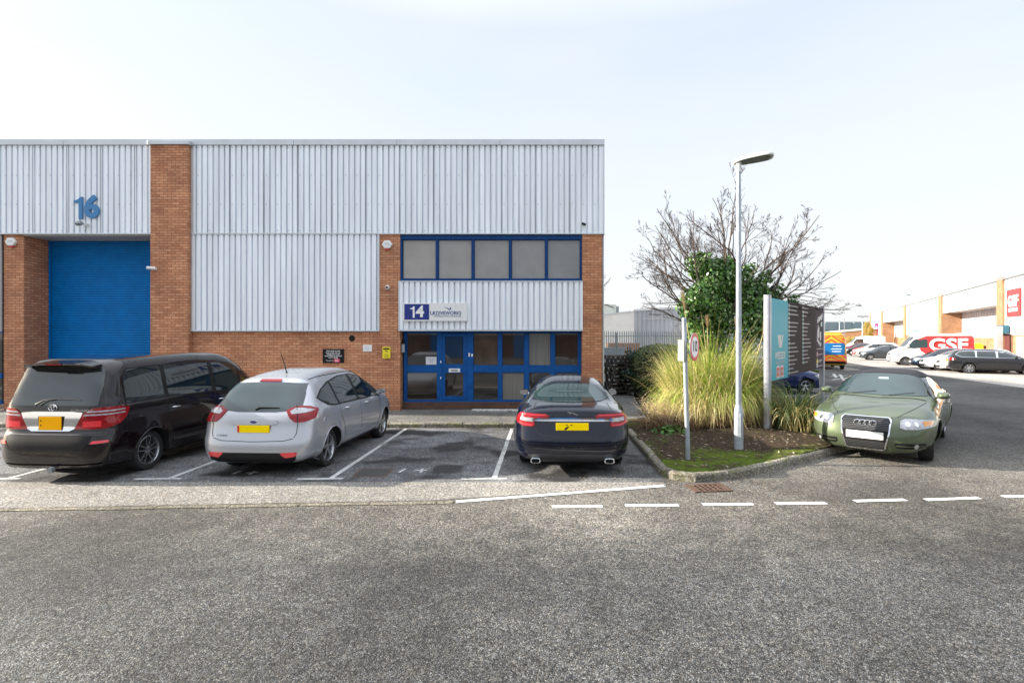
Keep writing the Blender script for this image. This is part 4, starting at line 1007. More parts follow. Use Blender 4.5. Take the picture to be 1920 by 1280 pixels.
text('C-MAX', .045, CHROME, car.root, (-.50, p.y - .014, .665), ext=.004, name='badge_lettering', sx=1.2)
car.stamp('bumper_trim', 'R', [(-.70, .41), (-.6, .40), (.6, .40), (.70, .41), (.68, .29), (.6, .25), (-.6, .25), (-.68, .29)], BLACKP, .006)
p, _ = car.cast((0, -2, 1.07), (0, 1, 0))
MB().tube([(-.02, p.y - .02, 1.06), (.05, p.y - .015, 1.09), (.36, p.y - .01, 1.085)], [.022, .014, .007], 6).build('rear_wiper', BLACKP, car.root, smooth=True)
MB().tube([(.0, 1.05, 1.575), (.0, 1.04, 1.60), (-.0, .85, 1.95)], [.03, .012, .003], 8).build('aerial', BLACKP, car.root, smooth=True)
car.mirror_pair(3.12, 1.0); car.handle(1.50, .93, CHROME); car.handle(2.42, .92, CHROME)

# ---------------------------------------------------------------- navy saloon
NAVY = paint('navy_paint', (0.002, 0.004, 0.014), .3, .2)
SX = dict(L=4.96, W=1.95, wheels=(1.12, 4.03), rw=.335, ra=.375, rim=.24, spokes=5, sw=.03, tum=.55, sh=.05, belt=((0, 1.0), (1.0, .98), (3.9, .86), (4.96, .70)),
          crease=.80, n_end=4.4, n_top=5.0, tr=.06, yr=1.3, tf=.17, yf=1.4, spine=(.65, 4.0, .52), paint=NAVY, tw=.24,
          sil=[(.14, .22, 1), (.04, .29), (.0, .42), (.0, .56), (.045, .72), (.085, .86), (.10, .98), (.13, 1.06, 1), (.30, 1.095), (.62, 1.125), (.85, 1.16), (1.35, 1.335), (1.85, 1.43), (2.35, 1.46), (2.8, 1.425), (3.3, 1.24), (3.75, 1.035), (4.1, .97), (4.55, .86), (4.84, .70), (4.95, .50), (4.92, .28), (4.6, .2, 1), (2.5, .18), (.5, .2, 1)])
car = Car(SX, 'navy_saloon', 'dark navy saloon with twin exhausts parked by the planted bed', (.50, 8.58, 0), -R(1.6), 1.015)
car.stamp('rear_window', 'R', [(-.67, 1.145), (-.5, 1.125), (0, 1.118), (.5, 1.125), (.67, 1.145), (.64, 1.22), (.56, 1.33), (.3, 1.352), (-.3, 1.352), (-.56, 1.33), (-.64, 1.22)], GLASST, .005)
OUT = [(.95, 1.07), (1.25, 1.03), (3.30, .955), (3.42, .97), (3.05, 1.15), (2.75, 1.28), (2.3, 1.325), (1.75, 1.31), (1.3, 1.22)]
side_glass(car, OUT, ((2.10, 2.20),), trim=CHROME, pad=.012)
car.screen('windscreen', True, 1.03, 1.385, 2.5, 3.9, GLASS)
for sg in (1, -1):
    tl = car.stamp('tail_light', 'C', [(.36, .10, .955), (.40, .10, .915), (.62, .1, .905), (.60, .1, .80), (.64, .09, .782), (.80, .12, .79), (.88, .24, .83), (.90, .42, .93), (.88, .30, .985), (.78, .12, .99), (.42, .1, .985)], TAIL, .012, .06, sg=sg)
    car.stamp('bright_strip', 'C', [(.64, .1, .80), (.80, .12, .805), (.87, .24, .85), (.86, .25, .862), (.78, .12, .82), (.64, .1, .815)], TAILD, .016, .06, sg=sg, parent=tl)
    car.stamp('bright_strip', 'C', [(.40, .1, .955), (.78, .12, .96), (.87, .28, .955), (.87, .28, .968), (.78, .12, .975), (.42, .1, .97)], TAILD, .016, .06, sg=sg, parent=tl)
    car.stamp('clear_lens', 'C', [(.63, .1, .86), (.76, .12, .865), (.83, .2, .88), (.83, .2, .925), (.63, .1, .92)], CLEAR, .016, .06, sg=sg, parent=tl)
    car.line('boot_gap', 'R', [(.64, 1.06), (.645, .99), (.62, .905), (.60, .80), (.56, .70), (.48, .655), (.30, .635), (0, .628)], .010, SEAM, sg=sg)
    car.line('boot_gap', 'T', [(.64, .14), (.62, .40), (.60, .66)], .010, SEAM, sg=sg)
    car.line('door_gap', 'S', [(1.30, 1.02), (1.42, .80), (1.52, .55), (1.52, .28)], .009, SEAM, sg=sg); car.line('door_gap', 'S', [(2.18, .98), (2.20, .28)], .009, SEAM, sg=sg)
    ex = MB(); n = 16; xc, zc = .585, .262
    o_ = [(xc + math.copysign(abs(math.cos(2*math.pi*k/n)) ** .6, math.cos(2*math.pi*k/n)) * .078, zc + math.copysign(abs(math.sin(2*math.pi*k/n)) ** .6, math.sin(2*math.pi*k/n)) * .043) for k in range(n)]
    i_ = [(xc + (a - xc) * .84, zc + (b - zc) * .76) for a, b in o_]
    def ry(v, y): return [(sg * a, y, b) for a, b in v]
    ex.add(ry(o_, .16) + ry(o_, -.012) + ry(i_, -.016) + ry(i_, .12), [(m*n + k, m*n + (k+1) % n, (m+1)*n + (k+1) % n, (m+1)*n + k) for m in range(3) for k in range(n)])
    e = ex.build('exhaust', CHROME, car.root, smooth=True, angle=40); MB().add(ry(i_, .06), [tuple(range(n))]).build('pipe_mouth', WELL, e, fix=False)
    car.stamp('rear_fog_light', 'R', [(.30, .575), (.31, .565), (.32, .575), (.31, .585)], BLACKP, .006, .05, sg=sg)
cb = car.stamp('chrome_bar', 'R', [(-.64, .875), (-.5, .872), (0, .868), (.5, .872), (.64, .875), (.63, .915), (.4, .925), (0, .932), (-.4, .925), (-.63, .915)], CHROME, .02)
o = car.plate(False, .79, PLATEY, .52, .115, .02)
mb = MB(); mb.box(-.10, -.07, -.0075, -.0063, .02, .035).box(-.03, .0, -.0075, -.0063, .018, .033); mb.build('dark_mark', BLACKP, o)
MB().add([(-.13, -.0076, -.05), (-.10, -.0076, -.052), (-.05, -.0076, .0), (-.07, -.0076, .008), (-.12, -.0076, -.02)], [(0, 1, 2, 3, 4)]).build('dirt_mark', BLACKP, o, fix=False)
p, _ = car.cast((0, -2, 1.0), (0, 1, 0)); yb = p.y - .008
cat_ = [(-.080, 1.012), (-.072, 1.026), (-.055, 1.030), (-.045, 1.024), (-.02, 1.022), (.01, 1.015), (.04, 1.005), (.07, .990), (.10, .983), (.105, .976), (.085, .976), (.06, .980), (.085, .962), (.07, .962), (.04, .985), (.01, .998), (-.02, 1.003), (-.035, .985), (-.046, .983), (-.042, 1.000), (-.06, 1.008)]
mb = MB().prism([(a, b - .005) for a, b in cat_], 'y', yb - .006, yb + .004); mb.build('badge', CHROME, car.root)
text('XF', .05, CHROME, car.root, (-.41, yb + .0, .80), bold=.0015, ext=.004, name='badge_lettering', sx=1.4)
car.stamp('bumper_valance', 'R', [(-.76, .225), (.76, .225), (.70, .34), (.60, .365), (-.60, .365), (-.70, .34)], pm('dark_grey_plastic', (.035, .035, .04), .4), .008)
car.line('bumper_crease', 'R', [(-.80, .49), (0, .46), (.80, .49)], .03, NAVY, .016)
car.mirror_pair(3.18, .98, CHROME); car.handle(1.75, .86); car.handle(2.7, .85)

# ---------------------------------------------------------------- green convertible at the kerb
GREEN = paint('matt_green_paint', (0.088, 0.112, 0.062), .35, .42)
SOFT = pm('black_soft_top', (0.018, 0.018, 0.024), 0.85, 0, 0.25, 6, bmp=.4, bscale=400)
SA = dict(L=4.57, W=1.80, wheels=(1.0, 3.65), rw=.325, ra=.362, rim=.235, spokes=7, sw=.018, tum=.42, sh=.045, belt=((0, .93), (3.0, .90), (3.7, .84), (4.57, .66)),
          crease=.72, n_end=4.0, n_top=5.0, tr=.09, tf=.11, yf=1.2, spine=(.65, 3.75, .50), paint=GREEN, steer=R(6),
          sil=[(.12, .22, 1), (.03, .29), (.0, .42), (.02, .60), (.07, .80), (.12, .93), (.20, .97, 1), (.55, .99), (.80, 1.0), (1.05, 1.12), (1.40, 1.30), (1.85, 1.385), (2.25, 1.375), (2.55, 1.32), (2.95, 1.13), (3.28, .965), (3.55, .915), (4.0, .85), (4.33, .765), (4.47, .68), (4.545, .52), (4.56, .36), (4.50, .22), (4.2, .18, 1), (2.3, .17), (.45, .2, 1)])
fx, fy = 6.46, 10.34                                        # front axle centre on the ground
hd = Vector((-.650, -.76)).normalized(); rzA = math.atan2(hd.y, hd.x) - math.pi / 2
base = Vector((fx, fy)) - hd * SA['wheels'][1] * 1.115
car = Car(SA, 'green_convertible', 'matt green convertible with black soft top parked with its nose over the bed kerb', (base.x, base.y, 0), rzA, 1.115)
car.screen('windscreen', True, .995, 1.32, 2.2, 3.5, GLASST)
ed = [(x + .03, z) for x, z in car.edges]
fr = [(-a, b) for a, b in ed] + [(a, b) for a, b in ed[::-1]]; fr.insert(len(ed), (0, ed[-1][1] + .02))
car.line('windscreen_frame', 'F', fr, .045, SOFT, .010)
car.stamp('soft_top', 'T', [(-.54, 2.50), (-.59, 2.2), (-.64, 1.6), (-.66, 1.1), (-.62, .85), (.62, .85), (.66, 1.1), (.64, 1.6), (.59, 2.2), (.54, 2.50)], SOFT, .012)
SEATO = pm('tan_seat', (.45, .17, .05), .6)
for sg in (1, -1):
    car.stamp('soft_top_side', 'S', [(.78, .97), (1.15, .965), (1.35, 1.04), (1.75, 1.26), (2.45, 1.275), (2.50, 1.345), (1.9, 1.36), (1.4, 1.28), (1.02, 1.11)], SOFT, .010, .07, sg=sg)
    car.stamp('side_window', 'S', [(1.18, .955), (3.05, .935), (2.92, 1.02), (2.52, 1.265), (1.78, 1.25), (1.40, 1.06)], GLASS, .006, .08, sg=sg)
    hl = car.stamp('headlight', 'D', [(.47, 4.45, .70), (.46, 4.46, .60), (.52, 4.46, .575), (.70, 4.40, .585), (.82, 4.15, .62), (.845, 4.0, .685), (.80, 4.1, .715), (.66, 4.30, .725), (.54, 4.42, .725)], CLEAR, .008, .06, sg=sg)
    car.stamp('indicator', 'D', [(.755, 4.3, .63), (.815, 4.12, .645), (.835, 4.03, .685), (.78, 4.15, .70), (.72, 4.28, .69)], AMBER, .012, .06, sg=sg, parent=hl)
    for k, xx in enumerate((.55, .66)):
        car.stamp('headlamp_bowl', 'D', [(xx + .035 * math.cos(R(45*j)), 4.42 - (xx - .5) * .3, .655 + .035 * math.sin(R(45*j))) for j in range(8)], CHROME, .011, .05, sg=sg, parent=hl)
    ai = car.stamp('lower_intake', 'D', [(.40, 4.5, .32), (.43, 4.5, .28), (.70, 4.4, .285), (.78, 4.25, .32), (.77, 4.25, .365), (.62, 4.45, .365), (.41, 4.5, .37)], BLACKP, .006, .06, sg=sg)
    car.line('intake_bar', 'D', [(.41, 4.5, .325), (.58, 4.48, .325), (.74, 4.3, .335)], .013, GREEN, .016, sg=sg, parent=ai)
    fl = car.stamp('fog_light', 'D', [(.665 + .042 * math.cos(R(45*j)), 4.42, .328 + .036 * math.sin(R(45*j))) for j in range(8)], CHROME, .018, .05, sg=sg)
    car.stamp('lens', 'D', [(.665 + .030 * math.cos(R(45*j)), 4.42, .328 + .025 * math.sin(R(45*j))) for j in range(8)], CLEAR, .021, .05, sg=sg, parent=fl)
    car.line('bonnet_gap', 'T', [(.42, 4.36), (.52, 4.15), (.60, 3.9), (.66, 3.62), (.70, 3.35)], .009, SEAM, sg=sg)
    
    car.line('door_gap', 'S', [(3.12, .93), (3.14, .55), (3.02, .30)], .009, SEAM, sg=sg); car.line('door_gap', 'S', [(1.60, .94), (1.58, .50), (1.66, .30)], .009, SEAM, sg=sg)
    car.line('side_moulding', 'S', [(1.66, .50), (3.10, .49)], .04, GREEN, .010, sg=sg)
    car.line('chrome_belt', 'S', [(1.10, .945), (3.08, .925)], .018, CHROME, .010, sg=sg)
    car.stamp('tail_light', 'C', [(.55, .1, .70), (.86, .15, .72), (.87, .35, .84), (.80, .14, .86), (.55, .1, .85)], TAIL, .008, .08, sg=sg)
GF = pm('grille_slat', (.09, .095, .10), .35, .4)
gr = car.stamp('grille', 'F', [(-.315, .725), (-.345, .69), (-.33, .50), (-.27, .26), (-.24, .235), (.24, .235), (.27, .26), (.33, .50), (.345, .69), (.315, .725)], BLACKP, .010, .05)
car.line('grille_surround', 'F', [(-.315, .725), (-.345, .69), (-.33, .50), (-.27, .26), (-.24, .235), (.24, .235), (.27, .26), (.33, .50), (.345, .69), (.315, .725)], .020, CHROME, .016, closed=True)
for k in range(7):
    z = .70 - k * .026; car.line('slat', 'F', [(-.325, z), (.325, z)], .010, GF, .018, parent=gr)
for k in range(5):
    z = .355 - k * .024; xx = .285 - k * .01; car.line('slat', 'F', [(-xx, z), (xx, z)], .009, GF, .016, parent=gr)
p, _ = car.cast((0, 7, .62), (0, -1, 0)); mb = MB()
for k in range(4): ring(mb, .048, .046, -.108 + .072 * k, .64, p.y + .022, .0075)
mb.build('badge', CHROME, car.root, smooth=True)
o = car.plate(True, .455, PLATEW, .52, .115, .022); o.rotation_euler = (R(-4), 0, 0)
boxo('plate_bracket', BLACKP, o, -.30, .30, -.012, -.0065, -.07, .075)
car.line('bonnet_gap', 'F', [(-.36, .735), (0, .745), (.36, .735)], .008, SEAM)
car.line('bonnet_rear_gap', 'T', [(-.70, 3.24), (0, 3.36), (.70, 3.24)], .03, BLACKP, .004)
for a, b in (((.55, 3.25), (.05, 3.12)), ((-.05, 3.28), (-.52, 3.10))):
    car.line('wiper', 'T', [a, b], .014, BLACKP, .016)
car.line('splitter', 'F', [(-.62, .205), (0, .195), (.62, .205)], .02, GREEN, .02)
car.mirror_pair(2.92, .955); car.handle(1.85, .80)
# shapes seen through the windscreen glass stay on the glass: interior mirror and wheel
car.stamp('interior_mirror', 'F', [(-.09, 1.235), (.07, 1.235), (.08, 1.265), (-.08, 1.268)], pm('mirror_grey', (.25, .3, .33), .3), .0055, .05)
green_car = car
# ---------------------------------------------------------------- planted bed
def inside(p, poly):
    x, y = p; c = False
    for i in range(len(poly)):
        x1, y1 = poly[i-1]; x2, y2 = poly[i]
        if (y1 > y) != (y2 > y) and x < (x2 - x1) * (y - y1) / (y2 - y1) + x1: c = not c
    return c
from mathutils import noise as mnoise
def bedz(x, y):
    cx, cy = 4.6, 12.4; d = math.hypot((x - cx) / 3.4, (y - cy) / 3.6)
    return .085 + .16 * max(0, 1 - d) + .035 * mnoise.noise(Vector((x * 1.3, y * 1.3, 0))) + .015 * mnoise.noise(Vector((x * 7, y * 7, 3)))
bm = bmesh.new(); vs = [bm.verts.new((x, y, 0)) for x, y in BEDK]; bm.faces.new(vs)
for ax in (0, 1):
    for i in range(1, 64):
        co = 2 + i * .125 if ax == 0 else 8.2 + i * .15
        bmesh.ops.bisect_plane(bm, geom=bm.verts[:] + bm.edges[:] + bm.faces[:], plane_co=(co, 0, 0) if ax == 0 else (0, co, 0), plane_no=(1, 0, 0) if ax == 0 else (0, 1, 0))
for v in bm.verts: v.co.z = bedz(v.co.x, v.co.y)
me = bpy.data.meshes.new('bed_soil'); bm.to_mesh(me); bm.free()
m, nt, b = new_mat('mossy_soil'); v = coords(nt)
n1 = noise(nt, v, 1.1, 5, .6); n2 = noise(nt, v, 9, 5, .7); n3 = noise(nt, v, 70, 3, .6)
c = ramp(nt, n3, [(.3, (.018, .013, .009)), (.5, (.055, .040, .027)), (.72, (.13, .10, .07))])
sx = N(nt, 'SeparateXYZ'); nt.links.new(v, sx.inputs[0])
edge = N(nt, 'MapRange'); edge.inputs[1].default_value = 11.2; edge.inputs[2].default_value = 8.8; edge.inputs[3].default_value = 0; edge.inputs[4].default_value = .16
nt.links.new(sx.outputs[1], edge.inputs[0])
k = math_(nt, 'ADD', math_(nt, 'ADD', math_(nt, 'MULTIPLY', n1, .62), math_(nt, 'MULTIPLY', n2, .38)), edge.outputs[0])
moss = ramp(nt, n3, [(.3, (.035, .06, .006)), (.6, (.12, .17, .02)), (.75, (.22, .25, .04))])
c = mixc(nt, ramp(nt, k, [(.57, (0, 0, 0)), (.66, (1, 1, 1))]), c, moss)
nt.links.new(c, b.inputs['Base Color']); b.inputs['Roughness'].default_value = 1; b.inputs['Specular IOR Level'].default_value = .1
bump(nt, b, math_(nt, 'ADD', n3, n2), 1.0, .03)
me.materials.append(m); o = bpy.data.objects.new('bed_soil', me); COL.objects.link(o)
for p in me.polygons: p.use_smooth = True
tag(o, kind='structure')

def leaf_mat(name, cols, rough=.5, trans=.25):
    """leaf colour varies leaf by leaf (random per island)"""
    m, nt, b = new_mat(name); g = N(nt, 'NewGeometry')
    c = ramp(nt, g.outputs['Random Per Island'], [(i / (len(cols) - 1), c_) for i, c_ in enumerate(cols)])
    nt.links.new(c, b.inputs['Base Color']); b.inputs['Roughness'].default_value = rough
    if trans:
        t = N(nt, 'BsdfTranslucent'); nt.links.new(c, t.inputs[0]); mxs = N(nt, 'MixShader'); mxs.inputs[0].default_value = trans
        nt.links.new(b.outputs[0], mxs.inputs[1]); nt.links.new(t.outputs[0], mxs.inputs[2])
        nt.links.new(mxs.outputs[0], nt.nodes['Material Output'].inputs[0])
    return m
# litter
random.seed(12); mb = MB()
for i in range(3600):
    x, y = random.uniform(2, 9), random.uniform(8.2, 15)
    if not inside((x, y), BEDK): continue
    s = random.uniform(.008, .03); a = random.uniform(0, 6.28); l = s * random.uniform(1, 3.4); z = bedz(x, y) + .006
    dx, dy = math.cos(a), math.sin(a); t = random.uniform(-.5, .9) * s
    mb.add([(x - dx*l, y - dy*l, z), (x + dy*s*.5, y - dx*s*.5, z + t*.5 + .004), (x + dx*l, y + dy*l, z + t), (x - dy*s*.5, y + dx*s*.5, z + .004)], [(0,1,2,3)])
for (cx, cy, r_, n_) in ((.9, 8.7, 1.2, 90), (-2, 13.1, 3, 160), (3.1, 8.3, .5, 80), (3.2, 15, 1.2, 120), (-.3, 13.0, 1.5, 120), (2.4, 8.0, 1.2, 50)):
    for i in range(n_):
        x, y = random.gauss(cx, r_ * .5), random.gauss(cy, .12 if cy > 12.5 else .25); s = random.uniform(.006, .018); a = random.uniform(0, 6.28)
        z = .012 if not (y > 13.3 and x < 3.3) else .122; dx, dy = math.cos(a), math.sin(a)
        mb.add([(x - dx*s*1.6, y - dy*s*1.6, z), (x + dy*s*.6, y - dx*s*.6, z + .006), (x + dx*s*1.6, y + dy*s*1.6, z + .004), (x - dy*s*.6, y + dx*s*.6, z + .01)], [(0,1,2,3)])
tag(mb.build('leaf_litter', leaf_mat('litter', [(.02, .015, .01), (.08, .05, .03), (.20, .14, .08), (.32, .27, .20), (.06, .04, .03)], .9, 0), fix=False), 'dry leaves and bark chips scattered over the bed soil', 'leaf litter', kind='stuff')

# pampas grass
def blades(mb, n, cx, cy, rx, ry, hmin, hmax, seed, wd=.008, spread=1.0, seg=6, droop=1.0):
    rnd = random.Random(seed)
    for i in range(n):
        a = rnd.uniform(0, 2*math.pi); q = math.sqrt(rnd.random()); bx, by = cx + rx * q * math.cos(a), cy + ry * q * math.sin(a)
        L = rnd.triangular(hmin, hmax * 1.08, (hmin + hmax) / 2) * (1.15 - .35 * q); out = a + rnd.gauss(0, .7); lean = (.12 + .75 * q * rnd.random()) * spread
        dx, dy = math.cos(out), math.sin(out); w_ = wd * rnd.uniform(.6, 1.5); pz = bedz(bx, by) if True else 0
        x, y, z = bx, by, pz - .02; th = lean * .5; pts = []
        dr = rnd.uniform(.5, 2.2) * droop / seg
        for k in range(seg + 1):
            pts.append((x, y, z)); st = L / seg; x += dx * math.sin(th) * st; y += dy * math.sin(th) * st; z += math.cos(th) * st; th = min(th + dr * (.3 + k / seg * 1.4), 2.7); z = max(z, .10)
        tx, ty = -dy, dx; vs = []
        tw = rnd.uniform(-.9, .9); tx, ty = tx * math.cos(tw) + dx * math.sin(tw), ty * math.cos(tw) + dy * math.sin(tw)
        for k, p in enumerate(pts):
            ww = w_ * (1 - (k / seg) ** 2 * .9); vs += [(p[0] + tx*ww, p[1] + ty*ww, p[2]), (p[0] - tx*ww, p[1] - ty*ww, p[2])]
        mb.add(vs, [(2*k, 2*k+1, 2*k+3, 2*k+2) for k in range(seg)])
STRAW = leaf_mat('straw_blades', [(.34, .25, .10), (.66, .54, .25), (.80, .70, .38), (.52, .42, .17), (.72, .66, .28)], .6, .3)
GREENB = leaf_mat('green_blades', [(.10, .18, .02), (.28, .40, .05), (.46, .56, .09), (.16, .28, .04), (.56, .62, .14)], .5, .4)
pg = thing('pampas_grass', 'huge clump of straw and green pampas grass behind the lamp column', 'grass', (4.1, 13.2, .1))
def loc(o, parent):                     # keep world placement under a thing that is not at the origin
    o.location = o.location - parent.location; return o
mb = MB(); blades(mb, 1900, 4.25, 13.3, .95, .75, 1.3, 2.5, 1, .008, .35, 7, 1.1); blades(mb, 2600, 4.25, 13.1, .9, .8, 1.0, 2.1, 11, .008, .6, 8, 2.2)
o = loc(mb.build('green_blades', GREENB, pg, fix=False), pg); tag(o, kind='stuff')
mb = MB(); blades(mb, 2200, 4.25, 13.1, .95, .8, .9, 2.0, 2, .008, .65, 9, 2.8); blades(mb, 1100, 4.15, 13.2, 1.0, .7, 1.3, 2.5, 4, .007, .5, 7, 1.2); blades(mb, 1900, 4.2, 12.85, 1.05, .65, .5, 1.4, 3, .008, .9, droop=2.2); blades(mb, 260, 3.0, 12.9, .35, .4, .5, 1.1, 6, .007, 1.2, droop=2)
blades(mb, 130, 4.15, 13.0, .9, .7, 1.4, 2.6, 44, .009, 1.9, 7, .5)
o = loc(mb.build('straw_blades', STRAW, pg, fix=False), pg); tag(o, kind='stuff')
mb = MB(); blades(mb, 900, 4.2, 12.5, 1.45, .5, .25, .7, 9, .007, 1.9, droop=2.2); blades(mb, 500, 3.3, 12.5, 1.0, .5, .25, .6, 19, .006, 1.9, droop=2.2)
o = loc(mb.build('dead_base', leaf_mat('dead_blades', [(.10, .06, .03), (.26, .16, .08), (.17, .10, .05)], .8, 0), pg, fix=False), pg); tag(o, kind='stuff')
PLUME = leaf_mat('plume', [(.45, .30, .16), (.60, .46, .28), (.36, .22, .11)], .8, .3)
random.seed(5)
for (x0, y0, x1, y1, zt, h) in ((4.8, 12.8, 5.32, 12.5, 2.75, .5), (3.9, 13.2, 3.45, 13.1, 3.35, .5), (4.2, 13.3, 4.1, 13.2, 2.75, .3), (4.6, 13.1, 4.7, 12.8, 2.7, .25)):
    mb = MB(); p0, p1 = Vector((x0, y0, .2)), Vector((x1, y1, zt)); mid = p0.lerp(p1, .6) + Vector((-.05 * (x1 - x0), 0, .05))
    mb.tube([p0, mid, p1], [.011, .008, .004], 6)
    st = loc(mb.build('flower_stem', STRAW, pg), pg)
    mb = MB(); d = (p1 - mid).normalized()
    for i in range(260):
        t = random.random(); q = p1 - d * h * (1 - t) ; a = random.uniform(0, 6.28); r_ = .02 + .06 * math.sin(math.pi * (1 - t * .85)); L = .09
        e = q + Vector((math.cos(a) * r_, math.sin(a) * r_, L)); mb.add([q - Vector((.003, 0, 0)), q + Vector((.003, 0, 0)), e], [(0, 1, 2)])
    f = mb.build('plume', PLUME, st, fix=False)
# second darker tussock by the sign
p2 = thing('grass_tussock', 'dark green drooping grass tussock below the estate sign board', 'grass', (5.9, 12.2, .1))
mb = MB(); blades(mb, 900, 5.75, 12.15, .4, .45, .7, 1.4, 21, .008, 1.4, droop=1.9)
tag(loc(mb.build('green_blades', leaf_mat('dark_blades', [(.035, .07, .02), (.07, .12, .035), (.13, .17, .05)], .5, .3), p2, fix=False), p2), kind='stuff')
mb = MB(); blades(mb, 220, 5.75, 12.05, .4, .45, .6, 1.3, 22, .008, 1.5, droop=1.7); tag(loc(mb.build('straw_blades', STRAW, p2, fix=False), p2), kind='stuff')
# pale dead stems at the left of the clump, small weed
p3 = thing('dry_stems', 'pale dry feathery stems leaning over the bay kerb left of the pampas', 'plant', (2.9, 12.4, .1)); mb = MB()
rnd = random.Random(3)
for i in range(150):
    bx, by = rnd.gauss(3.05, .25), rnd.gauss(12.5, .3); L = rnd.uniform(.35, .95); a = rnd.gauss(math.pi, .9); th = rnd.uniform(.4, 1.25)
    e = Vector((bx + math.cos(a) * math.sin(th) * L, by + math.sin(a) * math.sin(th) * L, bedz(bx, by) + math.cos(th) * L + .02)); s_ = Vector((bx, by, bedz(bx, by)))
    m_ = s_.lerp(e, .55) + Vector((0, 0, .05)); mb.tube([s_, m_, e], [.004, .003, .0015], 4, False)
    for k in range(16):
        t = rnd.uniform(.45, 1); q = m_.lerp(e, (t - .45) / .55); r3 = Vector((rnd.gauss(0, 1), rnd.gauss(0, 1), rnd.gauss(0, 1))) * .02; r4 = Vector((rnd.gauss(0, 1), rnd.gauss(0, 1), rnd.gauss(0, 1))) * .008
        mb.add([q, q + r3, q + r3 * .6 + r4], [(0, 1, 2)])
tag(loc(mb.build('stems', leaf_mat('pale_stems', [(.35, .25, .15), (.55, .44, .30), (.28, .18, .10)], .8, .2), p3, fix=False), p3), kind='stuff')

def leafball(mb, c, r, n, size, rnd, squash=(1, 1, 1), hollow=.5, droop=.3):
    for i in range(n):
        d = Vector((rnd.gauss(0, 1), rnd.gauss(0, 1), rnd.gauss(0, 1))).normalized(); q = r * (hollow + (1 - hollow) * rnd.random() ** .5)
        p = Vector(c) + Vector((d.x * q * squash[0], d.y * q * squash[1], d.z * q * squash[2]))
        leaf(mb, p, d, size * rnd.uniform(.6, 1.4), rnd, droop)
def leaf(mb, p, d, s, rnd, droop=.3):
    nrm = (d + Vector((rnd.gauss(0, .5), rnd.gauss(0, .5), rnd.gauss(0, .5)))).normalized(); t = nrm.orthogonal().normalized()
    a = rnd.uniform(0, 6.28); u = (t * math.cos(a) + nrm.cross(t) * math.sin(a)); u.z -= droop; u.normalize(); v = nrm.cross(u)
    mb.add([p, p + u * s * .45 + v * s * .42 - nrm * s * .08, p + u * s, p + u * s * .45 - v * s * .42 - nrm * s * .08], [(0, 1, 2, 3)])
IVYM = leaf_mat('ivy_leaf', [(.02, .055, .014), (.06, .15, .03), (.15, .30, .06), (.03, .09, .02), (.42, .54, .26)], .25, .2)  # palest leaf colour stands in for glints of light
# weed
wd_ = thing('weed', 'low bright green weed at the foot of the dry stems', 'plant', (2.85, 11.9, .1)); mb = MB(); rnd = random.Random(9)
for i in range(220):
    a = rnd.uniform(0, 6.28); r_ = abs(rnd.gauss(0, .22)); leaf(mb, Vector((r_ * math.cos(a), r_ * math.sin(a), rnd.uniform(.0, .16))), Vector((math.cos(a) * .6, math.sin(a) * .6, 1)), .08, rnd, .1)
mb.build('leaves', leaf_mat('weed_leaf', [(.04, .12, .02), (.08, .2, .03), (.12, .26, .05)], .5, .3), wd_, fix=False)

# bare tree with ivy
BARK = pm('pinkish_bark', (.10, .07, .055), .9, 0, .35, 9, bmp=.6, bscale=60)
TWIG = pm('twig_bark', (.055, .036, .03), .85, 0, .3, 20)
def grow(mb, rnd, p, d, L, r, depth, twigs, up=.06, kids=3, maxd=4):
    """one limb: wandering tube, then side shoots"""
    n = max(3, int(L / .16)); pts = [p]; rad = [r]; q = p.copy(); dd = d.copy()
    for i in range(n):
        dd = (dd + Vector((rnd.gauss(0, .11), rnd.gauss(0, .11), rnd.gauss(0, .09) + up * .5))).normalized(); q = q + dd * (L / n); pts.append(q.copy()); rad.append(r * (1 - .75 * (i + 1) / n))
    (mb if depth < 2 else twigs).tube(pts, [max(x, .0028) for x in rad], 6 if depth < 2 else 4, False)
    if depth >= maxd: return
    k = kids + (2 if depth else 3)
    for j in range(k):
        t = rnd.uniform(.25, 1.0); i = min(n - 1, int(t * n)); base = pts[i].lerp(pts[i+1], t * n - i if t < 1 else 1); ax = (pts[i+1] - pts[i]).normalized()
        s = ax.orthogonal().normalized(); a = rnd.uniform(0, 6.28); s = s * math.cos(a) + ax.cross(s) * math.sin(a); ang = rnd.uniform(.35, .8)
        nd = (ax * math.cos(ang) + s * math.sin(ang)); nd.z += up; nd.normalize()
        grow(mb, rnd, base, nd, L * (1.08 - t * .75) * rnd.uniform(.34, .56), max(rad[i] * .6, .003), depth + 1, twigs, up, kids, maxd)
tx, ty = 5.0, 14.3
tr = thing('bare_tree', 'leafless spreading tree with ivy climbing its trunk, rising out of the pampas', 'tree', (tx, ty, .1))
rnd = random.Random(31); trunk = MB(); twg = MB()
crown_dirs = []
for i in range(36):
    a_ = R(-86 + 172 * i / 35 + rnd.uniform(-3, 3)); k_ = rnd.uniform(.72, 1.0); crown_dirs.append((math.sin(a_) * 3.35 * k_, rnd.uniform(-.9, .9), .5 + math.cos(a_) * 3.35 * k_))
for k in range(4):
    a = k * 1.6; b0 = Vector((tx + .16 * math.cos(a), ty + .16 * math.sin(a), .12)); t1 = Vector((tx + .45 * math.cos(a), ty + .35 * math.sin(a), 1.6)); t2 = Vector((tx + .8 * math.cos(a), ty + .5 * math.sin(a), 2.7))
    trunk.tube([b0, b0.lerp(t1, .5) + Vector((.03, .02, 0)), t1, t2], [.10, .085, .07, .055], 8, False)
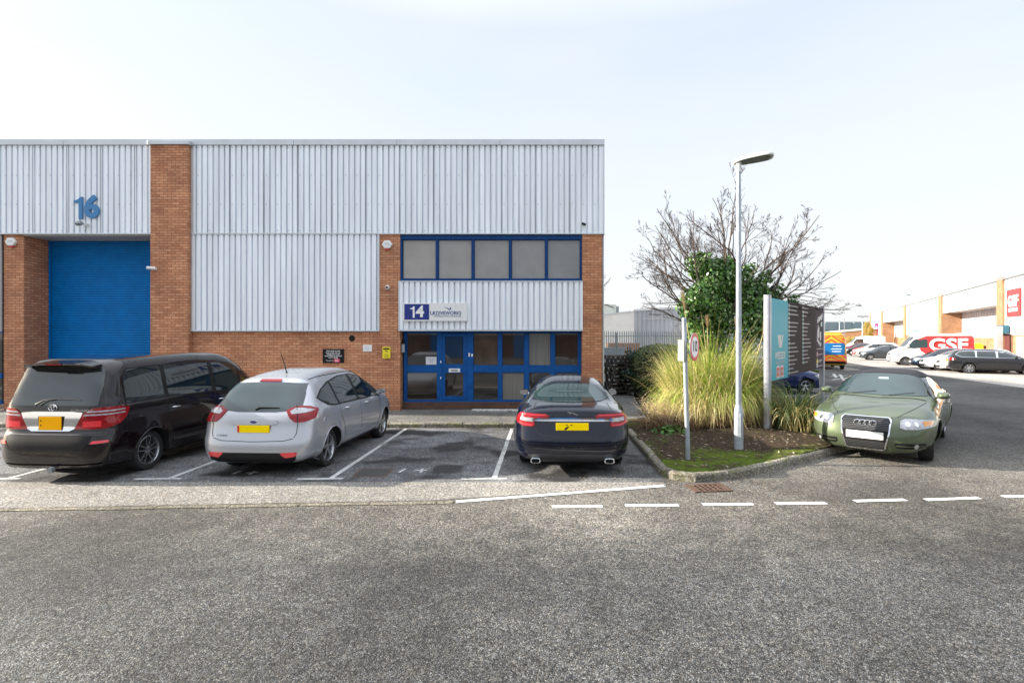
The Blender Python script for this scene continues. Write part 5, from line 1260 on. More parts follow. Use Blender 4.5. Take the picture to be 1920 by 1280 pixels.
for i, d in enumerate(crown_dirs):
    b0 = Vector((tx + d[0] * .10, ty + d[1] * .2, 2.75 + rnd.uniform(-.35, .3))); D = Vector(d)
    grow(trunk, rnd, b0, (D + Vector((0, 0, -.10 * abs(d[0])))).normalized(), D.length * .92, .030, 0, twg, .045, 4, 3)
loc(trunk.build('trunk', BARK, tr, smooth=True, angle=180, fix=False), tr); tag(loc(twg.build('crown', TWIG, tr, fix=False), tr), kind='stuff')
iv = thing('ivy', 'glossy green ivy mass smothering the lower limbs of the bare tree', 'ivy', (tx, ty, .1)); mb = MB(); rnd = random.Random(77)
for (cx, cy, cz, r_, n_) in ((4.35, 13.9, 3.75, .6, 900), (4.9, 14.0, 3.85, .55, 700), (4.4, 13.9, 3.0, .75, 1200), (4.55, 14.0, 2.3, .8, 1100), (5.5, 14.2, 3.3, .75, 1000), (6.0, 14.4, 3.4, .45, 380), (5.4, 14.2, 2.5, .7, 560), (6.4, 14.5, 3.3, .35, 120), (4.5, 13.9, 4.2, .34, 260), (5.75, 14.2, 3.75, .34, 200), (6.65, 14.5, 3.1, .28, 110), (3.95, 13.9, 3.2, .45, 330), (3.95, 13.9, 2.5, .5, 380)):
    for s_ in range(5):      # break each mass into sprays
        o_ = Vector((rnd.gauss(0, .45), rnd.gauss(0, .3), rnd.gauss(0, .45))) * r_
        leafball(mb, (cx + o_.x, cy + o_.y, cz + o_.z), r_ * .62, n_ // 2, .092, rnd, (1, .8, 1), .35, .5)
loc(mb.build('ivy_leaves', IVYM, iv, fix=False), iv)

# ---------------------------------------------------------------- street furniture in the bed
lx, ly = G(1385, 853, .1); lx, ly = PX(1385, 10.15), 10.15
lz = bedz(lx, ly)
lt = thing('street_lamp', 'tall grey steel lamp column with flat lamp head standing in the bed', 'street lamp', (lx, ly, lz - .02))
zt_ = PZ(765, ly) - lz; ztop_ = PZ(303, ly) - lz
MB().lathe([(.088, 0), (.086, .02), (.084, zt_ - .06), (.078, zt_), (.052, zt_ + .09)], 24, 'z').build('column_base', GALV, lt, smooth=True)
MB().lathe([(.053, zt_ + .085), (.050, 2.5), (.040, ztop_ - .3), (.040, ztop_)], 20, 'z').build('column', GALV, lt, smooth=True)
MB().box(-.035, .035, -.091, -.070, .22, .70).build('access_door', GALV, lt, bevel=.004).rotation_euler = (0, 0, R(18))
MB().lathe([(.048, ztop_ - .19), (.05, ztop_ - .18), (.05, ztop_ + .02), (.03, ztop_ + .03)], 18, 'z').build('spigot', WHITEP, lt, smooth=True)
hd_ = MB(); n = 20; out = []
for k in range(n):      # head outline in plan, x along the arm
    t = 2 * math.pi * k / n; out.append((.30 + .37 * math.copysign(abs(math.cos(t)) ** .6, math.cos(t)), .135 * math.copysign(abs(math.sin(t)) ** .75, math.sin(t)) * (1.0 - .35 * (1 - (math.cos(t) + 1) / 2))))
def ringz(sc, z): return [(.30 + (a - .30) * sc, b * sc, z) for a, b in out]
hd_.add(ringz(.97, -.02) + ringz(1.0, 0) + ringz(.97, .03) + ringz(.6, .075), [(m_*n + k, m_*n + (k+1) % n, (m_+1)*n + (k+1) % n, (m_+1)*n + k) for m_ in range(3) for k in range(n)] + [tuple(3*n + k for k in range(n)), tuple(range(n))])
ho = hd_.build('lamp_head', pm('pale_lamp_paint', (.62, .62, .58), .4, .1), lt, smooth=True, angle=50); ho.location = (-.04, 0, ztop_ + .0); ho.rotation_euler = (R(-17), R(-7), R(-15))
MB().add([(x * .82 + .07, y * .78, -.026) for x, y in [(.30 + (a - .30) * .95, b) for a, b in out]], [tuple(range(n))]).build('lamp_lens', pm('lamp_lens', (.20, .21, .19), .35, .1, .6, 14), ho, fix=False)
MB().tube([(.52, .0, .06), (.52, 0, .10)], .03, 10).build('photocell', TARNISH, ho)

sx_, sy_ = PX(1290, 9.5), 9.5; sz_ = bedz(sx_, sy_)
st = thing('sign_post', 'short grey steel post in the bed carrying the round speed sign', 'post', (sx_, sy_, sz_ - .02))
o = MB().lathe([(.042, 0), (.0415, PZ(594, sy_) - sz_), (.0, PZ(593, sy_) - sz_)], 18, 'z').build('post', GALV, st, smooth=True); 
o.rotation_euler = (0, R(-1.6), 0)
zc = PZ(648, sy_) - sz_
sg_ = thing('speed_limit_sign', 'round red ringed sign reading 10 on the grey post', 'sign', (sx_ + .04, sy_ - .02, PZ(650, sy_)), R(56))
MB().prism([(.25 * math.cos(R(15*k)), .25 * math.sin(R(15*k))) for k in range(24)], 'y', -.075, -.062).build('sign_plate', TARNISH, sg_)
MB().lathe([(.185, -.076), (.247, -.0765), (.247, -.0755)], 36, 'y').build('red_ring', REDP, sg_, fix=False)
MB().lathe([(0, -.0770), (.185, -.0771)], 36, 'y').build('white_disc', WL, sg_, fix=False)
text('10', .27, BLACKP, sg_, (0, -.079, 0), bold=.004, ext=.001)
for dz in (.1, -.1): boxo('clamp', GALV, sg_, -.04, .04, -.062, .05, dz - .015, dz + .015)
s2 = thing('parking_sign', 'blank grey back of a sign plate on the left of the grey post', 'sign', (sx_ - .13, sy_ - .0, PZ(657, sy_)), R(-84))
MB().box(-.15, .15, .0, .015, -.19, .19).build('sign_plate', pm('plate_back', (.26, .27, .25), .5, .1), s2, bevel=.006)
for dz in (.1, -.1): boxo('rail', GALV, s2, -.13, .13, .016, .05, dz - .015, dz + .015)

# estate sign board
A = Vector((PX(1439, 12.0), 12.0)); B = Vector((PX(1541, 16.6), 16.6)); dv = (B - A); SL = dv.length; ra_ = math.atan2(dv.y, dv.x)
es = thing('estate_sign', 'large teal and charcoal estate directory board on two grey posts', 'sign', (A.x, A.y, .1), ra_)
zt1 = PZ(553, 12.0) - .1; zb1 = PZ(713, 12.0) - .1; ztp = PZ(558, 12.0) - .1
def oval_post(x, top):
    mb = MB(); mb.prism([(x + .085 * math.copysign(abs(math.cos(R(18*k))) ** .6, math.cos(R(18*k))), .075 * math.copysign(abs(math.sin(R(18*k))) ** .6, math.sin(R(18*k)))) for k in range(20)], 'z', 0, top)
    return mb.build('post', pm('post_silver', (.36, .37, .42), .35, .3, .15, 6), es, smooth=True, angle=40)
oval_post(0, zt1); oval_post(SL, zt1)
TEAL = pm('teal_panel', (.012, .34, .42), .5, 0, .06, 4, spec=.25); CHAR = pm('charcoal_panel', (.06, .05, .048), .7, .0, .12, 2, spec=.05); CHAR2 = pm('mauve_panel', (.085, .068, .082), .7, .0, .12, 2, spec=.05)
xt = .1; x1_ = SL * .265; x2_ = SL * .80; x3_ = SL - .09
boxo('panel_core', TARNISH, es, xt, x3_, -.045, .05, zb1 + .02, ztp - .01)
boxo('teal_panel', TEAL, es, xt, x1_, -.055, -.046, zb1 - .02, ztp)
boxo('dark_panel', CHAR, es, x1_ + .003, x2_, -.055, -.046, zb1 + .02, ztp - .0); boxo('map_panel', CHAR2, es, x2_ + .003, x3_, -.055, -.046, zb1 + .02, ztp)
PWm = pm('panel_white', (.5, .51, .51), .4); PALE = pm('pale_teal', (.20, .42, .44), .4)
Hh = ztp - zb1
def lx_(f): return f * SL
cxm = (xt + x1_) / 2
# W of two folded strips
mb = MB(); zc_ = zb1 + Hh * .47
for (a0, a1) in ((-.21, -.08), (-.10, .02), (-.0, .10), (.20, .09)):
    mb.add([(cxm + a0, -.0565, zc_ + .15), (cxm + a0 + .09, -.0565, zc_ + .15), (cxm + a1 + .05, -.0565, zc_ - .15), (cxm + a1 - .01, -.0565, zc_ - .15)], [(0, 1, 2, 3)])
mb.build('logo', PWm, es, fix=False)
text('WESSEX', .24, PWm, es, (cxm, -.058, zb1 + Hh * .285), bold=.006, ext=.001, sx=1.02); text('TRADE CENTRE', .105, PWm, es, (cxm, -.058, zb1 + Hh * .20), ext=.001)
for k in (0, 1):
    bx = cxm - .28 + k * .34
    boxo('agent_panel', REDP, es, bx, bx + .22, -.0605, -.0555, zb1 + .06, zb1 + .26); boxo('agent_panel', PWm, es, bx - .03, bx + .25, -.0585, -.0552, zb1 + .02, zb1 + .30)
    text('LSH', .09, PWm, es, (bx + .11, -.062, zb1 + .16), bold=.003, ext=.001)
random.seed(11)
mbs, mbt = MB(), MB()
for ci, (xc, n_) in enumerate(((x1_ + .10, 17), (x1_ + .10 + (x2_ - x1_) * .47, 15))):
    for k in range(n_):
        z = ztp - .10 - k * Hh * .0565
        if (ci, k) in ((0, 3), (0, 8), (1, 3)): mbt.box(xc - .05, xc + .05, -.058, -.0555, z - .03, z + .03); continue
        mbt.box(xc - .055, xc + .055, -.058, -.0555, z - .035, z + .035); L = random.choice((.35, .5, .62, .85, .7, .45)); mbs.box(xc + .09, xc + .09 + L, -.058, -.0555, z - .014, z + .012)
tag(mbt.build('unit_mark', PALE, es), kind='stuff'); tag(mbs.build('name_strip', pm('name_strip', (.30, .31, .31), .5), es), kind='stuff')
# plan of the estate
mb = MB(); xm = (x2_ + x3_) / 2; wv = (x3_ - x2_)
def q(pts): mb.add([(x2_ + a * wv, -.0565, zb1 + b * Hh) for a, b in pts], [tuple(range(len(pts)))])
q([(.2, .80), (.9, .92), (.92, .86), (.22, .74)]); q([(.15, .50), (.3, .73), (.36, .70), (.22, .48)]); q([(.15, .47), (.62, .36), (.66, .40), (.2, .52)]); q([(.3, .66), (.48, .70), (.48, .52), (.3, .50)]); q([(.55, .60), (.72, .62), (.72, .48), (.55, .46)])
mb.build('site_plan', pm('plan_grey', (.5, .48, .5), .5), es, fix=False)
mb = MB(); q([(.68, .86), (.86, .89), (.86, .82), (.68, .79)]); q([(.68, .76), (.86, .79), (.86, .71), (.68, .69)]); q([(.3, .84), (.44, .86), (.44, .80), (.3, .78)]); q([(.5, .45), (.72, .43), (.72, .38), (.5, .39)]); mb.build('site_plan', PALE, es, fix=False)
mb = MB()
for z_, L in ((.335, .8), (.245, .6), (.15, .55), (.13, .45), (.06, .6)): mb.box(x2_ + .33 * wv if z_ < .3 else x2_ + .15 * wv, x2_ + (.33 + L * .9) * wv if z_ < .3 else x2_ + .9 * wv, -.058, -.0555, zb1 + Hh * z_ - .008, zb1 + Hh * z_ + .008)
mb.build('name_strip', PWm, es)
MB().prism([(x2_ + .2 * wv + .06 * math.cos(R(30*k)), zb1 + Hh * .25 + .075 * math.sin(R(30*k))) for k in range(12)], 'y', -.059, -.0555).build('round_symbol', pm('pinkish', (.62, .35, .38), .4), es)
MB().prism([(x2_ + .1 * wv, zb1 + Hh * .115), (x2_ + .3 * wv, zb1 + Hh * .115), (x2_ + .2 * wv, zb1 + Hh * .195)], 'y', -.059, -.0555).build('warning_triangle', YEL, es)
MB().box(x2_ + .12 * wv, x2_ + .28 * wv, -.059, -.0555, zb1 + .08, zb1 + .2).build('van_symbol', PWm, es)

# drain in the gutter
dx_, dy_ = G(1328, 915); dr_ = thing('drain_grate', 'rusty square drain grate set in the road at the bed corner', 'drain', (dx_, dy_, 0), R(8))
RUST = pm('rusty_iron', (.11, .065, .045), .8, .3, .35, 20, bmp=.4, bscale=90)
mb = MB(); mb.box(-.29, .29, -.20, -.16, .002, .016).box(-.29, .29, .16, .20, .002, .016).box(-.29, -.22, -.159, .159, .002, .016).box(.22, .29, -.159, .159, .002, .016); mb.build('frame', RUST, dr_)
boxo('void', WELL, dr_, -.22, .22, -.16, .16, .001, .005); mb = MB()
for k in range(6): x = -.2 + .4 * k / 5; mb.box(x - .013, x + .013, -.16, .16, .006, .018)
for k in range(4): y = -.12 + .24 * k / 3; mb.box(-.22, .22, y - .011, y + .011, .0065, .0175)
mb.build('bars', RUST, dr_)
mx_, my_ = G(700, 886); mh = thing('manhole_cover', 'dark square manhole cover sunk in the empty bay', 'manhole', (mx_, my_, .003)); boxo('cover', pm('dark_iron', (.05, .05, .048), .7, .3, .3, 9, bmp=.5, bscale=40), mh, -.24, .24, -.22, .22, .0, .006); boxo('frame', RUST, mh, -.28, .28, -.26, .26, -.001, .003)
# ---------------------------------------------------------------- behind the bed: pallets, hedge, fence, yard
rnd = random.Random(6)
WOODD = pm('weathered_pallet_wood', (.065, .052, .042), .9, 0, .5, 9, stretch=(1, 6, 6))
def pallet():
    r_ = thing('pallet', 'weathered wooden pallet inside the pile beside the hedge', 'pallet', group='pallets piled by the hedge')
    mb = MB()
    for k in range(5): y = -.5 + k * .225; mb.box(-.6, .6, y, y + .1, .122, .144)
    mb.build('deck_boards', WOODD, r_)
    for x in (-.6, -.05, .5):
        for y in (-.5, -.05, .4): boxo('block', WOODD, r_, x, x + .1, y, y + .1, .022, .121)
    mb = MB()
    for y in (-.5, -.05, .4): mb.box(-.6, .6, y, y + .1, 0, .0215)
    mb.build('bottom_boards', WOODD, r_); return r_
p0 = pallet(); npal = 10
for i in range(npal):
    p_ = p0 if i == 0 else copy_tree(p0); p_.location = (3.12 + rnd.gauss(0, .04), 20.2 + rnd.gauss(0, .04), .118 + .1445 * i); p_.rotation_euler = (0, 0, rnd.gauss(0, .05) + .2)
    p_['label'] = '%s wooden pallet up from the ground in the pile beside the hedge' % ('first second third fourth fifth sixth seventh eighth ninth tenth'.split()[i])
    if i == 0: p_['label'] = 'bottom wooden pallet of the pile beside the hedge'
    if i == npal - 1: p_['label'] = 'topmost wooden pallet of the pile beside the hedge, under ivy'
DK = leaf_mat('dark_ivy', [(.008, .02, .012), (.015, .04, .02), (.03, .07, .03)], .4, .1)
iv2 = thing('shrub', 'dark ivy sprawling over the pallet pile beside the hedge', 'shrub', (3.4, 20.0, 1.4)); mb = MB()
for s_ in range(9): leafball(mb, (rnd.gauss(.05, .25), rnd.gauss(-.3, .25), rnd.uniform(-.6, .28)), .3, 130, .09, rnd, (1, 1, .8), .2, .4)
mb.build('foliage', DK, iv2, fix=False)
hg = thing('hedge', 'clipped rounded dark green hedge behind the pampas', 'hedge', (4.6, 19.6, .1)); mb = MB()
for i in range(15000):
    d = Vector((rnd.gauss(0, 1), rnd.gauss(0, 1), rnd.gauss(0, 1))).normalized(); q_ = 1 - abs(rnd.gauss(0, .05))
    f = lambda v_, e: math.copysign(abs(v_) ** e, v_)
    p_ = Vector((f(d.x, .75) * 1.35 * q_, f(d.y, .75) * 1.0 * q_, .92 + f(d.z, .62) * .98 * q_)); p_ += d * .05 * mnoise.noise(p_ * 3)
    if p_.z < -.05: continue
    leaf(mb, p_, d, .05 * rnd.uniform(.6, 1.4), rnd, .1)
mb.build('foliage', leaf_mat('hedge_leaf', [(.03, .05, .015), (.07, .11, .025), (.13, .18, .04), (.10, .09, .04)], .5, .1), hg, fix=False)
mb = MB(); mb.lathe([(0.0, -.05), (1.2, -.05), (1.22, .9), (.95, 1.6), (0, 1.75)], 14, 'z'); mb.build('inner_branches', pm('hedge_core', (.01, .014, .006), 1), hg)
# palisade
YP = 37.0; zg_ = .22; zf = 2.62
sheet('yard_ground', [(-4, 36.2), (22, 36.2), (40, 120), (-30, 120)], .006, asphalt('far_yard', (.14, .135, .13), (.30, .29, .27), 40, .3, .2))
tag(MB().box(2.0, 18.0, 33.8, 36.3, 0.0, .16).build('grass_strip', pm('verge_grass', (.05, .075, .02), 1, 0, .4, 3, bmp=.8, bscale=30)), kind='structure')
fn = thing('palisade_fence', 'grey steel palisade fence in front of the pale warehouse', 'fence', (9, YP, .1)); FEN = pm('dull_galvanised', (.27, .29, .29), .6, .3, .2, 5)
mb = MB(); x = -6.5
while x < 8.5:
    mb.prism([(x - .034, .1), (x + .034, .1), (x + .034, zf - .13), (x, zf), (x - .034, zf - .13)], 'y', -.012, .012); x += .155
tag(mb.build('pales', FEN, fn), kind='stuff')
for z in (.45, zf - .42): boxo('rail', FEN, fn, -6.6, 8.6, .013, .05, z, z + .05)
for k in range(6): boxo('post', FEN, fn, -6.6 + k * 2.75, -6.5 + k * 2.75, .051, .13, 0, zf - .15)
# pale warehouse
wh = thing('warehouse', 'white and grey clad warehouse with shallow roof beyond the palisade', 'building', (0, 60, 0))
xa, xb_, xc_ = PX(1110, 60), PX(1189, 60), PX(1330, 60)
mb = MB(); z0_, z1_, z2_ = PZ(592, 60), PZ(583, 60), PZ(575, 60)
mb.add([(xa, 0, 0), (xb_, 0, 0), (xb_, 0, z1_), (xa, 0, z0_), (xa, 18, 0), (xb_, 18, 0), (xb_, 18, z1_), (xa, 18, z0_)], [(0,1,2,3),(4,7,6,5),(3,2,6,7),(0,3,7,4),(1,5,6,2)])
mb.build('gable_wall', pm('whitewashed_wall', (.66, .65, .62), .8, 0, .15, .5), wh)
mb = MB(); corr(mb, 0, (xc_ - xb_), 0, z1_, 0, .06, .5, .30, .04)
for i, v_ in enumerate(mb.v):
    if v_[2] > 0: mb.v[i] = (v_[0], v_[1], z1_ + (z2_ - z1_) * v_[0] / (xc_ - xb_))
o = mb.build('clad_wall', pm('blue_grey_sheet', (.36, .38, .41), .5, .1, .2, .4, stretch=(1, 1, .2)), wh, fix=False); o.location = (xb_, 0, 0)
mb = MB(); mb.add([(xb_ - .1, -.1, z1_ - .02), (xc_, -.1, z2_ - .02), (xc_, 18, z2_), (xb_ - .1, 18, z1_), (xb_ - .1, -.1, z1_ + .2), (xc_, -.1, z2_ + .2), (xc_, 18, z2_ + .22), (xb_ - .1, 18, z1_ + .22)], [(0,3,2,1),(4,5,6,7),(0,1,5,4),(1,2,6,5),(2,3,7,6),(3,0,4,7)])
mb.add([(xa - .1, -.1, z0_ - .05), (xb_ - .101, -.1, z1_ - .05), (xb_ - .101, 18, z1_), (xa - .1, 18, z0_), (xa - .1, -.1, z0_ + .06), (xb_ - .101, -.1, z1_ + .06), (xb_ - .101, 18, z1_ + .1), (xa - .1, 18, z0_ + .1)], [(0,3,2,1),(4,5,6,7),(0,1,5,4),(1,2,6,5),(2,3,7,6),(3,0,4,7)])
mb.build('roof', FLASH, wh); boxo('pale_band', PWm, wh, xb_ + .9, xc_, -.06, -.005, PZ(598, 60), PZ(597, 60) + .03)
ac = MB().box(PX(1128, 62), PX(1154, 62), 1.5, 4.0, 4.2, PZ(571, 62)).build('plant_housing', pm('pale_green_grey', (.42, .44, .40), .6), wh, bevel=.03)
MB().box(PX(1154, 62) + .01, PX(1160, 62), 1.8, 3.6, 4.6, PZ(574, 62)).build('louvre', TARNISH, ac)
ant = thing('roof_aerial', 'thin aerial mast on the grey warehouse roof', 'aerial', (PX(1238, 64), 64, z1_)); mb = MB(); mb.tube([(0, 0, 0), (0, 0, 1.6)], .03, 6); mb.build('mast', TARNISH, ant); MB().tube([(-.3, 0, 1.35), (.3, 0, 1.35)], .03, 6).build('arm', TARNISH, ant); MB().box(-.12, .12, -.05, .05, 1.25, 1.5).build('head', TARNISH, ant)
# container and drums in the yard
ct = thing('container', 'orange brown shipping container seen through the palisade', 'container', (PX(1176, 46), 46, 0)); mb = MB(); corr(mb, -1.5, 1.1, .1, 1.75, 0, .04, .3, .2, .02); mb.build('side_panel', pm('orange_brown', (.36, .17, .07), .6, 0, .2, 2), ct, fix=False); boxo('roof', pm('orange_brown', (.36, .17, .07)), ct, -1.5, 1.1, .05, 2.3, .1, 1.74)
ct2 = thing('skip', 'pale blue grey skip seen through the palisade left of the container', 'skip', (PX(1142, 44), 44, 0)); MB().prism([(-1.0, .1), (1.0, .1), (1.35, 1.3), (-1.35, 1.3)], 'y', 0, 1.6).build('body', pm('skip_paint', (.20, .24, .28), .6, 0, .3, 2), ct2, bevel=.03); boxo('rim', TARNISH, ct2, -1.38, 1.38, -.03, 1.63, 1.3, 1.38)

# bare twigs showing past the building corner
bt = thing('bare_tree', 'few bare twigs of a tree poking out behind the brick corner', 'tree', (2.0, 24, 0)); rnd = random.Random(4); a_, b_2 = MB(), MB()
a_.tube([(0, 0, 0), (.05, 0, 2.5), (.1, 0, 4.5)], [.12, .09, .05], 8, False)
for d in ((.5, 0, .9), (.8, .2, .35), (.6, -.2, .6), (-.3, .2, 1)): grow(a_, rnd, Vector((.08, 0, rnd.uniform(3.6, 4.5))), Vector(d).normalized(), 1.5, .03, 1, b_2, .03, 2, 3)
a_.build('trunk', BARK, bt, fix=False); tag(b_2.build('crown', TWIG, bt, fix=False), kind='stuff')

# ---------------------------------------------------------------- terrace of units on the right
bx0, by0 = 39.6, 43.75; uang = math.atan2(1, .4665)          # along the terrace, away from the camera
tb = thing('terrace_building', 'sunlit white and brick terrace of trade units along the right', 'building', (bx0, by0, 0), uang)
# local frame: +x runs back towards the camera, +y out of the facade to the car park ... facade at y = 0, inside is -y
# (rotation uang-pi puts local -x along u; local +y then points to -v side)
def T(t): return t
HW = 7.5
BR2 = brick_mat('sun_tinted_brick', (0.33, 0.175, 0.095), (0.42, 0.24, 0.14), (0.20, 0.15, 0.11))  # warm yellow of the sunlight is mixed into this brick colour
W2 = pm('white_profiled_sheet', (.70, .71, .72), .5, 0, .05, .3)
pil = [(-16, -15.2), (4.3, 5.9), (25.6, 27.3), (48.6, 50.6), (72.8, 75.6)]
boxo('side_wall', W2, tb, T(-20), T(92), -40, -3.0, 0, HW - .1)
boxo('roof', FLASH, tb, T(-20.2), T(92.2), -40, .12, HW - .098, HW + .05)
for a, b in pil: boxo('brick_pilaster', BR2, tb, T(a), T(b), -3, .18, 0, HW + .12)
def white_bay(a, b, z0):
    mb = MB(); corr(mb, T(a), T(b), z0, HW - .1, 0, -.05, .33, .22, .03)
    mb.build('white_cladding', W2, tb, fix=False); boxo('cladding_backing', W2, tb, T(a), T(b), -3, -.06, z0 + .01, HW - .1)
    boxo('brick_wall', BR2, tb, T(a), T(b), -3, -.03, 0, z0)
def recess_bay(a, b):
    mb = MB(); corr(mb, T(a), T(b), 5.25, HW - .1, 0, -.05, .33, .22, .03); mb.build('white_cladding', W2, tb, fix=False)
    boxo('soffit', pm('white_soffit', (.45, .44, .42)), tb, T(a), T(b), -2.9, -.06, 5.26, HW - .1)
    mb = MB(); corr(mb, T(a), T(b), 2.2, 5.25, -1.9, -.12, .95, .62, .08); mb.build('ribbed_wall', pm('mauve_sheet', (.50, .45, .47), .5, 0, .1, .5), tb, fix=False)
    boxo('brick_wall', BR2, tb, T(a), T(b), -3, -1.75, 0, 2.2); boxo('backing', W2, tb, T(a), T(b), -3, -2.1, 2.2, 5.25)
white_bay(-15.2, 4.3, 2.45); recess_bay(5.9, 25.6); white_bay(27.3, 48.6, 2.6); recess_bay(50.6, 72.8); white_bay(75.6, 91, 2.4)
boxo('brick_pilaster', BR2, tb, T(91), T(92.2), -3, .15, 0, HW - .1)
boxo('eaves_flashing', TARNISH, tb, T(-20), T(91), .02, .2, HW - .10, HW + .02)
dd_ = boxo('white_door', WHITEP, tb, T(.3), T(1.5), -.02, .05, 0.05, 2.15); boxo('frame', FLASH, dd_, T(.18), T(1.62), -.03, .03, .05, 2.28)
dd_ = boxo('dark_door', pm('door_brown', (.10, .02, .015), .5), tb, T(3.0), T(4.2), .0, .06, .05, 2.4); boxo('frame', BLACKP, dd_, T(2.92), T(4.28), -.02, .03, .05, 2.5)
def tsign(name, label, t, z, w_, h_, mat, out=.10):
    o = thing(name, label, 'sign', (0, 0, 0)); o.location = tb.matrix_basis @ Vector((T(t), out, z)); o.rotation_euler = (0, 0, uang)
    boxo('sign_plate', mat, o, -w_/2, w_/2, -.04, .02, -h_/2, h_/2); return o
RT = (R(90), 0, math.pi)
bpy.context.view_layer.update()
RED2 = pm('bright_red_paint', (.72, .03, .03), .4, 0, .06)
s_ = tsign('shop_sign', 'red square sign with white GSF letters on the nearest white unit', 2.0, 5.2, 3.1, 2.35, RED2)
text('GSF', 1.25, WL, s_, (0, .03, .1), RT, bold=.05, ext=.01, sx=1.1); text('CAR PARTS', .40, WL, s_, (0, .03, -.62), RT, bold=.012, ext=.01)
s_ = tsign('shop_sign', 'small magenta sign on the farthest white unit of the terrace', 82.0, 4.05, 5.4, 2.6, pm('magenta_paint', (.20, .012, .11), .4))
text('TOPPS\nTILES', .8, pm('pink_letter', (.42, .2, .34), .5), s_, (0, .03, .1), RT, bold=.01, ext=.01)
s_ = tsign('shop_sign', 'pale sign with teal writing high on the middle white unit', 42.5, 5.3, 6.5, 1.5, WL)
text('SCREED', 1.15, pm('teal_letter', (.12, .38, .40), .4), s_, (-.3, .03, 0), RT, bold=.02, ext=.01, sx=1.1)
s_ = tsign('shop_sign', 'thin framed white sign low on the middle white unit', 41.5, 3.6, 6.5, 1.3, WL); mb = MB(); mb.box(-3.1, 3.1, .021, .04, -.5, -.32).box(-3.1, 3.1, .021, .04, -.58, -.55).box(-3.25, -3.15, .021, .04, -.6, .6); mb.build('green_strip', pm('dark_teal', (.03, .12, .12), .5), s_)
def num(txt, t, label):
    o = thing('unit_number', label, 'sign'); o.location = tb.matrix_basis @ Vector((T(t), .09, 6.3)); o.rotation_euler = (0, 0, uang)
    text(txt, 1.5, pm('faded_grey_paint', (.30, .33, .36), .5), o, (0, 0, 0), RT, bold=.01, ext=.02, name='numeral')
num('17', 22.0, 'faint grey numerals 17 at the far end of the white panel over the recess'); num('18', 11.5, 'faint grey numerals 18 nearer the brick pilaster over the recess')
cn = thing('door_canopy', 'small blue sign box over the dark door in the right terrace', 'canopy'); cn.location = tb.matrix_basis @ Vector((T(3.9), .12, 2.95)); cn.rotation_euler = (0, 0, uang)
boxo('sign_box', pm('blue_teal_box', (.015, .09, .14), .4), cn, -1.0, 1.0, 0, .5, -.35, .35); boxo('sign_face', PALE, cn, -.85, .85, .501, .52, -.25, .25)
tg = thing('totem_sign', 'pale slim totem sign beside the dark door in the right terrace', 'sign'); tg.location = tb.matrix_basis @ Vector((T(2.3), 1.0, 0)); MB().box(-.3, .3, -.1, .1, 0, 3.2).build('sign_plate', pm('pale_totem', (.5, .52, .53), .4), tg, bevel=.03); boxo('base', TARNISH, tg, -.4, .4, -.2, .2, 0, .15)
# far grey shed, brick wall, gold tree, masts
fs = thing('far_shed', 'long blue grey glazed shed far behind the car park', 'building', (78, 150, 0)); mb = MB(); corr(mb, -30, 20, 0, PZ(604, 150), 0, .3, 4, 3.2, .3); mb.build('clad_wall', pm('grey_green_glass', (.28, .36, .38), .3, .1, .25, .08), fs, fix=False); boxo('roof', pm('pale_roof', (.5, .55, .56), .5), fs, -30, 20, .4, 30, 0, PZ(603, 150))
lw = thing('low_workshop', 'low sunlit brick workshop with sloping white roof edge', 'building', (PX(1597, 118), 118, 0), R(-20)); MB().prism([(-5.5, 0), (5.5, 0), (5.5, PZ(616, 118)), (-5.5, PZ(625, 118))], 'y', 0, 6).build('brick_wall', BR2, lw)
MB().prism([(-5.8, PZ(625, 118)), (5.8, PZ(616, 118)), (5.8, PZ(616, 118) + .35), (-5.8, PZ(625, 118) + .35)], 'y', -.2, 6.2).build('roof', WL, lw)
gold = leaf_mat('golden_leaf', [(.25, .16, .03), (.45, .32, .07), (.55, .42, .12), (.18, .14, .03)], .7, .3)
def bush(name, label, cat, x, y, r_, h, mat, seed, n_=1600, size=.3):
    t = thing(name, label, cat, (x, y, 0)); rd = random.Random(seed); mb = MB()
    for s_ in range(7): leafball(mb, (rd.gauss(0, .3) * r_, rd.gauss(0, .3) * r_, h * rd.uniform(.25, .8)), r_ * .62, n_ // 7, size, rd, (1, 1, h / r_ * .32), .3, .2)
    mb.build('crown', mat, t, fix=False); MB().tube([(0, 0, 0), (0, 0, h * .6)], .15, 7).build('trunk', BARK, t); return t
bush('conifer', 'golden conifer beside the far end of the brick terrace', 'tree', PX(1626, 108), 108, 1.15, PZ(601, 108), gold, 5, 5200, .12)
bush('conifer', 'smaller golden shrub before the low brick workshop', 'shrub', PX(1600, 112), 112, 1.4, 2.6, gold, 6, 3000, .12); bush('conifer', 'second conifer tucked against the terrace end wall', 'tree', PX(1633, 106), 106, .8, PZ(606, 106), gold, 7, 3600, .12)
def mast(label, px, py, Y, kind):
    t = thing('lamp_post', label, 'street lamp', (PX(px, Y), Y, 0)); h = PZ(py, Y); MB().tube([(0, 0, 0), (0, 0, h)], [.12, .07], 8).build('pole', GALV, t)
    if kind == 2:
        for sg in (1, -1): MB().box(min(sg * .1, sg * 1.1), max(sg * .1, sg * 1.1), -.2, .2, h - .12, h + .12).build('lamp_head', TARNISH, t, bevel=.03)
    elif kind == 1: MB().box(-.1, .7, -.15, .15, h - .05, h + .1).build('lamp_head', TARNISH, t, bevel=.02)
    else: MB().tube([(0, 0, h), (0, 0, h + 1.2)], .03, 6).build('finial', TARNISH, t)
